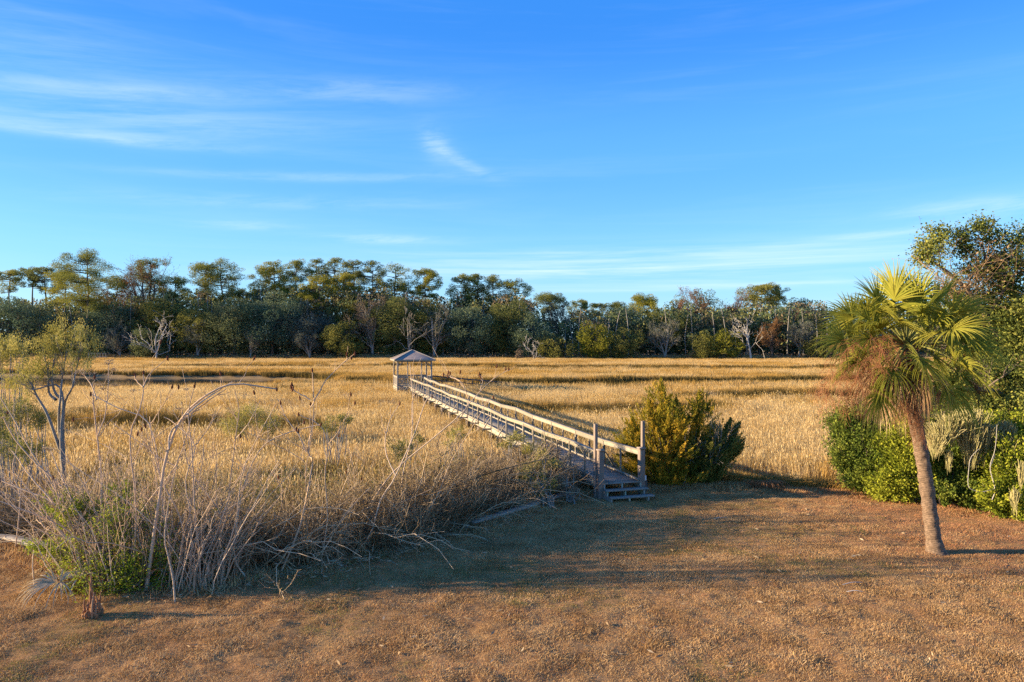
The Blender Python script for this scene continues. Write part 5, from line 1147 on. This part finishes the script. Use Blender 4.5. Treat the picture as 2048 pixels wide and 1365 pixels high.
def saplings():
    r = np.random.default_rng(41)
    E = [
     ([[(292, 1205), (318, 1010), (338, 900), (372, 830), (420, 788), (470, 768), (552, 779)], [(372, 830), (410, 800), (466, 762)], [(338, 900), (345, 860), (400, 815), (455, 778)]], 14.6, 'thickest pale sapling bending in an arch above the thicket', .026, 2, .3),
     ([[(262, 1195), (272, 1020), (258, 880), (278, 815), (286, 775), (284, 745)], [(286, 775), (300, 748), (336, 718)], [(286, 775), (272, 760), (268, 752)]], 14.8, 'sapling with a single rusty seed head high against the far trees', .015, 1, 1.0),
     ([[(225, 1200), (195, 1090), (110, 1010), (60, 985), (0, 960)], [(110, 1010), (60, 955), (25, 905)]], 15.2, 'pale sapling leaning low to the west over the shade', .020, 3, .2),
     ([[(215, 1190), (150, 1075), (80, 1035), (-10, 1004)]], 15.0, 'lowest pale stem reaching west above the lawn corner', .016, 0, 0),
     ([[(230, 1185), (205, 1060), (140, 990), (75, 930), (30, 880), (5, 835)], [(140, 990), (120, 950), (100, 900)]], 15.5, 'tall stem leaning west with tan flower heads', .018, 4, .7),
     ([[(205, 1160), (203, 960), (196, 870), (188, 800), (192, 770)], [(196, 870), (210, 830), (214, 770), (215, 725)], [(192, 800), (180, 770), (160, 745)]], 15.6, 'straight pale twin stem with tan flower heads', .018, 5, .95),
     ([[(300, 1190), (330, 1100), (322, 960), (300, 850), (240, 820), (185, 790)], [(300, 850), (330, 800), (345, 772)]], 15.4, 'slim stem with a side branch stretching west below the twin stem', .013, 4, .6),
     ([[(380, 1210), (382, 1040), (372, 960), (392, 890), (360, 850), (330, 830)], [(392, 890), (420, 850), (440, 812)]], 14.9, 'slender forked sapling standing east of the arching one', .014, 3, .5),
     ([[(402, 1195), (398, 1100), (388, 1010), (385, 900), (378, 830), (392, 770)]], 14.7, 'upright sapling beside the slender forked one', .014, 3, .4),
     ([[(350, 1225), (342, 1150), (326, 1080), (335, 1000), (350, 930)]], 14.0, 'short crooked stem nearest the lawn under the arch', .015, 2, .2),
     ([[(560, 1195), (600, 1050), (622, 930), (612, 905), (622, 830), (618, 745)], [(612, 905), (596, 870), (570, 835), (556, 808)], [(622, 815), (655, 760), (712, 707)], [(620, 800), (600, 790), (585, 778)]], 15.8, 'tall forked sapling with many rusty seed heads west of the gazebo', .017, 5, .85),
     ([[(640, 1150), (655, 1040), (650, 960), (655, 890), (640, 850), (600, 830)], [(655, 890), (690, 840), (700, 790)]], 16.4, 'sapling with crossing forks just east of the tall forked one', .013, 4, .7),
     ([[(700, 1130), (740, 1070), (760, 1000), (790, 950), (830, 860), (850, 800), (862, 790)], [(790, 950), (770, 900), (778, 850), (800, 808)]], 17.0, 'long slanting sapling pointing to the near end of the gazebo', .016, 3, .6),
     ([[(650, 1150), (720, 1040), (765, 970), (800, 930), (890, 855), (935, 812), (932, 785), (920, 762), (888, 748)], [(935, 812), (960, 782), (985, 760), (1018, 738)], [(920, 762), (905, 756), (900, 752)], [(960, 782), (965, 765), (960, 752)]], 17.6, 'pale sapling whose forked top crosses the boardwalk rail', .014, 4, .95),
     ([[(500, 1200), (470, 1120), (475, 1040), (492, 960), (520, 900), (560, 870), (640, 850)]], 15.3, 'curved sapling bending east through the twigs', .014, 4, .5),
     ([[(660, 1155), (648, 1100), (620, 1040), (575, 1010)], [(648, 1100), (690, 1030), (740, 975)]], 16.2, 'short forked stem by the bare patch at the thicket edge', .012, 2, .2),
     ([[(840, 1125), (850, 1040), (880, 980), (905, 920), (960, 830), (975, 800)]], 18.2, 'dark thin sapling slanting across the near part of the boardwalk', .012, 3, .3),
     ([[(450, 1205), (440, 1100), (455, 1000), (470, 880), (478, 820), (470, 780)], [(470, 880), (500, 840), (520, 800)]], 15.6, 'grey sapling rising between the arch tip and the tall forked one', .013, 3, .6),
     ([[(160, 1150), (120, 1000), (60, 900), (20, 830), (-5, 790)]], 16.5, 'faint thin stem leaning to the top west corner of the thicket', .013, 3, .4),
     ([[(30, 1070), (40, 1000), (25, 940), (35, 880), (28, 850)]], 17.5, 'thin bent stem in front of the dark shade in the west', .012, 4, .6),
    ]
    for q, (pls, D, lab, r0, nb, hd) in enumerate(E):
        sapling(pls, D, lab, r, r0, nb, hd, tan=('tan' in lab), dD=r.uniform(-.5, .8))
    # look-alike stems standing in the thicket
    for q in range(34):
        px = r.choice([r.uniform(170, 430), r.uniform(60, 820)]); x = None
        D = 15.0 if px < 430 else 16.5+ (px-430)*.004; D += r.uniform(-.3, 1.8); X0 = X(px, D); yb = 682.5+(CAMZ-gz(X0, D))/D*F
        H = r.uniform(150, 380); lean = r.normal(0, 110)+(px-330)*.12; c = r.normal(0, 25)
        pl = [(px, yb), (px+lean*.2+c, yb-H*.33), (px+lean*.55+r.normal(0, 14), yb-H*.66), (px+lean, yb-H)]
        f = (pl[2][0], pl[2][1]); pl2 = [f, (f[0]+r.normal(0, 30), f[1]-H*.12), (f[0]+r.normal(0, 55), f[1]-H*.3)]
        sapling([pl, pl2], D, 'thin bare pale stem growing among many like it in the thicket', r, r.uniform(.007, .015), 6, .05, hs=.035, dD=r.uniform(-.8, .8), group='thin bare stems in the thicket')
saplings()

def west_shrubs():
    r = np.random.default_rng(51)
    def B(px, D): x = X(px, D); return np.array([x, D, gz(x, D)])
    def stems(root, b, n, D, x0, x1, H0, H1, rad, mat, name='stems', spread=.6, fx=.5):
        mb = MB(); xb = X(r.uniform(x0, x1, n), D); yb = D+r.uniform(-.35, .8, n); bb = np.stack([xb, yb, ground(xb, yb)], 1); cx = (X(x0, D)+X(x1, D))/2
        L = r.uniform(H0, H1, n); o = np.stack([(xb-cx)*fx+r.normal(0, .34, n), r.normal(0, .3, n), np.zeros(n)], 1); s = np.linspace(0, 1, 9)
        Q = bb[:, None]+UP*(L[:, None]*s)[..., None]+o[:, None]*(L[:, None]*spread*s**1.4)[..., None]; w = np.cumsum(r.normal(0, .026, (n, 9, 3)), 1); w -= w[:, :1]; Q += w
        R = np.tile(np.linspace(rad, rad*.4, 9), (n, 1))*r.uniform(.55, 1.4, (n, 1)); limb_tubes(mb, Q, R, 4, np.repeat(r.uniform(.2, 1, n), 36))
        b1, r1 = kids(Q, R, 4, r, .3, .95, (.18, .42), .8, .3, k=6, wob=.3, rr=.65); limb_tubes(mb, b1, np.maximum(r1, .004), 3, .5)
        mb.build(name, MT[mat], root, loc=b)
    b = B(250, 14.9); t = bush('wax_myrtle', 'bright leafy shrub full of slender upright stems at the lawn corner', 'shrub', b,
        [L3(150, 1105, 14.9, 70, 52), L3(90, 1090, 15.0, 42, 26), L3(145, 1030, 15.2, 45, 34), L3(150, 1165, 14.8, 36, 30), L3(215, 1150, 14.5, 75, 55), L3(290, 1140, 14.6, 60, 75), L3(330, 1110, 15.0, 40, 90), L3(255, 1050, 15.2, 70, 60), L3(120, 1000, 15.6, 40, 30), L3(240, 985, 15.6, 30, 26), L3(180, 1010, 15.5, 40, 30)],
        'myrtle', r, L=.075, W=.024, per=34, nst=4, dens=.95, orient=1.0)
    stems(t, b, 130, 14.7, 140, 440, .9, 3.0, .012, 'stem', 'upright_stems')
    b = B(420, 14.7); t = thing('dead_shrub', 'low reddish dead shrub with spiky stems at the thicket foot', 'shrub', b); stems(t, b, 46, 14.9, 380, 470, .4, 1.1, .008, 'stem', 'stem_cluster', .5)
    bush('green_undershrub', 'small green leafy shrub inside the thicket below the slender forked sapling', 'shrub', B(420, 15.6), [L3(410, 1050, 15.8, 26, 50), L3(430, 1120, 15.4, 22, 30)], 'deepgreen', r, L=.07, W=.028, per=36, dens=.8)
    bush('moss_clump', 'small yellow green plant clump on the ground by the thicket foot', 'plant', B(500, 15.2), [L3(500, 1163, 15.2, 24, 8)], 'myrtle', r, L=.05, W=.02, per=30, nst=0)
    # tall groundsel tree in the west
    D = 24.0; b = P(128, 985, D); b[2] = MARSH; t = thing('groundsel_tree', 'tall yellow green groundsel tree with crooked bare trunks rising over the marsh', 'shrub tree', b); mb = MB(); cr = MB()
    LI = [[(128, 990), (122, 880), (126, 800), (112, 770), (68, 780), (48, 770)], [(126, 960), (118, 860), (120, 800), (124, 760), (128, 735), (135, 690)], [(130, 960), (126, 860), (130, 805), (145, 775), (152, 740), (165, 700)], [(120, 900), (95, 830), (75, 795), (60, 765), (40, 745)], [(112, 800), (98, 785), (96, 745), (85, 700)], [(126, 800), (110, 785), (104, 750), (115, 690)]]
    for l in LI:
        Q = spline([P(a, c, D+r.normal(0, .15)) for a, c in l], 16); Rr = np.linspace(.055, .014, 16); limb_tubes(mb, Q[None], Rr[None], 6, .2)
        b1, r1 = kids(Q[None], Rr[None], 9, r, .5, 1, (.14, .3), .6, .5, k=6, rr=.5); limb_tubes(mb, b1, np.maximum(r1, .006), 4, .3); b2, r2 = kids(b1, r1, 5, r, .3, 1, (.4, .7), .6, .4, k=5, rr=.6); limb_tubes(mb, b2, np.maximum(r2, .003), 3, .4)
    for px, py, a, h, dn in ((140, 672, 42, 30, 1.1), (105, 680, 22, 26, 1), (165, 690, 30, 30, .7), (95, 700, 30, 20, 1), (150, 712, 50, 22, .6), (50, 745, 36, 26, .9), (40, 770, 32, 26, .8), (75, 735, 30, 20, .7), (170, 725, 26, 24, .4), (110, 730, 30, 20, .6), (30, 690, 30, 18, .7)):
        c, rad = L3(px, py, D, a*1.25, h*1.25); n = int(46*dn*rad[0]*rad[2]+10); tp = shell(r, n, c, rad, .1); C = tp[:, None]+r.normal(0, .07, (n, 46, 3))*[1, 1, 1.6]; addleaves(cr, C.reshape(-1, 3), .07, .022, r, UP[None], .6, tint=np.repeat(r.uniform(.2, .9, n), 46))
    mb.build('trunk', MT['greybark'], t, loc=b); cr.build('crown', MT['groundsel'], t, loc=b)
    G = [('groundsel_shrub', 'yellowish groundsel shrub at the west picture edge under the far dark oak', 27, 20, [L3(15, 690, 27, 34, 20), L3(-10, 720, 27, 40, 26), L3(40, 712, 27, 20, 18)], 'groundsel', 800),
         ('olive_shrub', 'dark olive shrub in the marsh edge below the groundsel tree', 22, 30, [L3(15, 890, 22.5, 45, 40), L3(60, 900, 22, 35, 30), L3(-20, 850, 23, 40, 40)], 'olive', 950),
         ('olive_shrub', 'grey olive shrub standing beside the foot of the groundsel tree', 25, 90, [L3(25, 820, 26, 50, 28), L3(70, 840, 26, 36, 22)], 'olive', 880),
         ('groundsel_shrub', 'green groundsel shrub in the golden grass beyond the arching sapling', 36, 510, [L3(500, 828, 36, 44, 22), L3(470, 850, 35, 36, 24), L3(545, 850, 35, 30, 22)], 'groundsel', 890),
         ('groundsel_shrub', 'dark groundsel shrub in the grass east of the tall forked sapling', 29, 670, [L3(660, 850, 30, 28, 20), L3(690, 838, 30, 22, 16)], 'olive', 890),
         ('groundsel_shrub', 'green groundsel shrub standing between two leaning saplings', 25, 810, [L3(800, 900, 25, 34, 26), L3(830, 880, 25, 20, 20)], 'olive', 960),
         ('groundsel_shrub', 'small bright groundsel beside the middle piles of the boardwalk', 26, 915, [L3(915, 868, 27, 22, 18), L3(900, 885, 26.5, 16, 14)], 'groundsel', 930),
         ('groundsel_shrub', 'yellow green groundsel hanging over the boardwalk deck', 23, 1040, [L3(1030, 875, 24, 30, 14), L3(1010, 890, 24, 20, 12), L3(1070, 898, 23.5, 30, 14)], 'groundsel', 1010),
         ('groundsel_shrub', 'feathery groundsel with white tufts next to the boardwalk side joist', 22, 1100, [L3(1090, 920, 23, 34, 22), L3(1060, 945, 22.3, 34, 26), L3(1085, 970, 22, 30, 26)], 'groundsel', 1020),
         ('dry_shrub', 'tan dry shrub pressed against the boardwalk by the steps', 22.6, 1140, [L3(1135, 930, 23.2, 24, 26), L3(1130, 965, 22.9, 22, 24), L3(1150, 985, 22.6, 18, 12)], 'straw', 1010)]
    for nm, lab, Db, pxb, lobes, mt, _ in G:
        bb = B(pxb, Db); bush(nm, lab, 'shrub', bb, lobes, mt, r, L=.085 if Db < 40 else .16, W=.026 if Db < 40 else .06, per=40, nst=5, stem='greybark', dens=.8)
    # leaning shrub with sweeping limbs towards the boardwalk
    D = 19.6; b = P(812, 1100, D); b[2] = gz(b[0], D); t = thing('leaning_shrub', 'leaning shrub with long dark limbs sweeping east towards the boardwalk', 'shrub', b); mb = MB()
    for l, r0 in (([(812, 1100), (850, 1010), (880, 985), (940, 960), (1000, 940), (1060, 925), (1095, 918)], .045), ([(850, 1010), (880, 930), (875, 890), (890, 850)], .03), ([(880, 985), (960, 975), (1020, 950), (1085, 945)], .028), ([(780, 1100), (800, 1000), (830, 950), (900, 900), (930, 870)], .03), ([(812, 1100), (900, 1000), (970, 965), (1030, 960), (1075, 975)], .025)):
        Q = spline([P(a, c, D+.0035*(a-812)) for a, c in l], 14); Rr = np.linspace(r0, r0*.3, 14); limb_tubes(mb, Q[None], Rr[None], 6, .3)
        b1, r1 = kids(Q[None], Rr[None], 22, r, .2, 1, (.12, .32), .55, .3, k=6, rr=.4, wob=.15); limb_tubes(mb, b1, np.maximum(r1, .004), 3, .5); b2, r2 = kids(b1, r1, 5, r, .2, 1, (.3, .6), .5, .2, k=4, rr=.6); limb_tubes(mb, b2, np.maximum(r2*.7, .0025), 3, .6)
    mb.build('limbs', MT['twig'], t, loc=b)
    # fallen palm frond, orange stump, litter
    Df = 14.1; b = P(48, 1190, Df); b[2] = gz(b[0], Df); t = thing('fallen_palm_frond', 'dried grey palm frond lying curled on the lawn beside the leafy shrub', 'palm frond', b)
    for q, (dx, an) in enumerate(((0, 2.9), (.25, 3.5), (.45, 2.5))):
        make_frond(b+[.75+dx, .1, .30], (math.cos(an), math.sin(an), .45), .3, .70, r, droop=.55, mat="dryfrond", tint=.7, nl=30, parent=t, loc=b, name='leaf_fan', narrow=.45, sag=.2)
    b = P(187, 1235, 13.3); b[2] = gz(b[0], 13.3); t = thing('broken_stump', 'splintered orange brown palm boot standing upright at the thicket foot', 'stump', b); mb = MB()
    for q in range(22):
        h = r.uniform(.12, .5) if q > 3 else r.uniform(.62, .88); o = r.normal(0, .07 if q > 3 else .025, 3)*[1, 1, 0]; Q = spline([b+o, b+o*1.5+UP*h*.5, b+o*.9+r.normal(0, .05, 3)*[1, 1, 0]+UP*h], 6); limb_tubes(mb, Q[None], np.array([[.028, .028, .024, .02, .012, .003]]), 5, r.random())
    V, Fq = tubes(np.stack([b-UP*.05, b+UP*.04, b+UP*.14]), np.array([.13, .10, .03]), 9); mb.add(V, Fq, .3); mb.build('splinters', MT['orange'], t, loc=b, smooth_=True)
    mb = MB(); n = 2600; x = r.uniform(-11, 1, n); y = edge(x)-.1+r.normal(0, .45, n); C = np.stack([x, y, ground(x, y)+.02+r.uniform(0, .05, n)], 1); d = rdir(r, n); d[:, 2] *= .12; addleaves(mb, C, .16, .03, r, nrm(d), .15)
    tag(mb.build('leaf_litter', MT['straw']), 'strewn dry leaves and broken twigs along the thicket foot', 'litter', kind='stuff')
    mb = MB(); n = 420; D_ = r.uniform(11, 25, n); x = D_*r.uniform(-.5, .78, n); ok = D_ < edge(x); x, D_ = x[ok], D_[ok]; n = len(x); C = np.stack([x, D_, ground(x, D_)+.035], 1); d = rdir(r, n); d[:, 2] *= .15; addleaves(mb, C, .14, .035, r, nrm(d), .1)
    tag(mb.build('lawn_litter', MT['straw']), 'scattered pale dead leaves on the lawn', 'litter', kind='stuff')
    for px, py, L_, a in ((1705, 1172, .5, .2), (1710, 1186, .35, -.1), (1440, 1038, .5, .3), (510, 1275, .0, 0)):
        if not L_: continue
        Dp = (CAMZ-.02)*F/(py-682.5); c = P(px, py, Dp); c[2] = gz(c[0], Dp)+.03; mb = MB(); v = np.array([math.cos(a), math.sin(a), .03])*L_/2
        limb_tubes(mb, spline([c-v, c+UP*.03, c+v], 6)[None], np.array([[.006, .009, .009, .008, .006, .004]]), 5, .9); o = mb.build('fallen_stick', MT['whitebark'], loc=c); o.location = c
        tag(o, {1172: 'longer of two bleached sticks lying close together on the lawn', 1186: 'shorter of two bleached sticks lying close together on the lawn', 1038: 'bleached stick lying on the lawn beyond the palm shadow near the steps'}[py], 'stick')
    # tussock of bent reddish grass
    b = P(1530, 992, 24.6); b[2] = gz(b[0], 24.9); n = 520; a = r.uniform(0, 3.14159, n); L = r.uniform(.35, .95, n); s = np.linspace(0, 1, 7)
    o = np.stack([np.cos(a)*1.0, -.5*np.sin(a), np.zeros(n)], 1); bb = b+np.stack([r.normal(0, .16, n), r.normal(0, .1, n)+.2, np.zeros(n)], 1); Q = bb[:, None]+o[:, None]*(L[:, None]*s)[..., None]+UP*(L[:, None]*(1.5*s-1.75*s**2))[..., None]
    mb = MB(); limb_tubes(mb, Q-b, np.tile([.006, .006, .005, .005, .004, .003, .001], (n, 1)), 3, np.repeat(r.uniform(0, 1, n), 21)); o = mb.build('grass_tussock', MT['tussock']); o.location = b
    tag(o, 'rounded tussock of bent orange brown grass at the lawn edge between cedar and palm', 'grass tussock')
MT['dryfrond'] = leafmat('dry_grey_frond', [(0.24, 0.17, 0.095), (0.46, 0.36, 0.22), (0.66, 0.55, 0.37)], .15)
MT['orange'] = woodmat('orange_splinters', [(0.16, 0.08, 0.045), (0.36, 0.18, 0.09), (0.55, 0.34, 0.20)], (6, 6, 2))
MT['tussock'] = leafmat('tussock_grass', [(0.26, 0.12, 0.06), (0.45, 0.23, 0.11), (0.62, 0.36, 0.19)], .25)
west_shrubs()
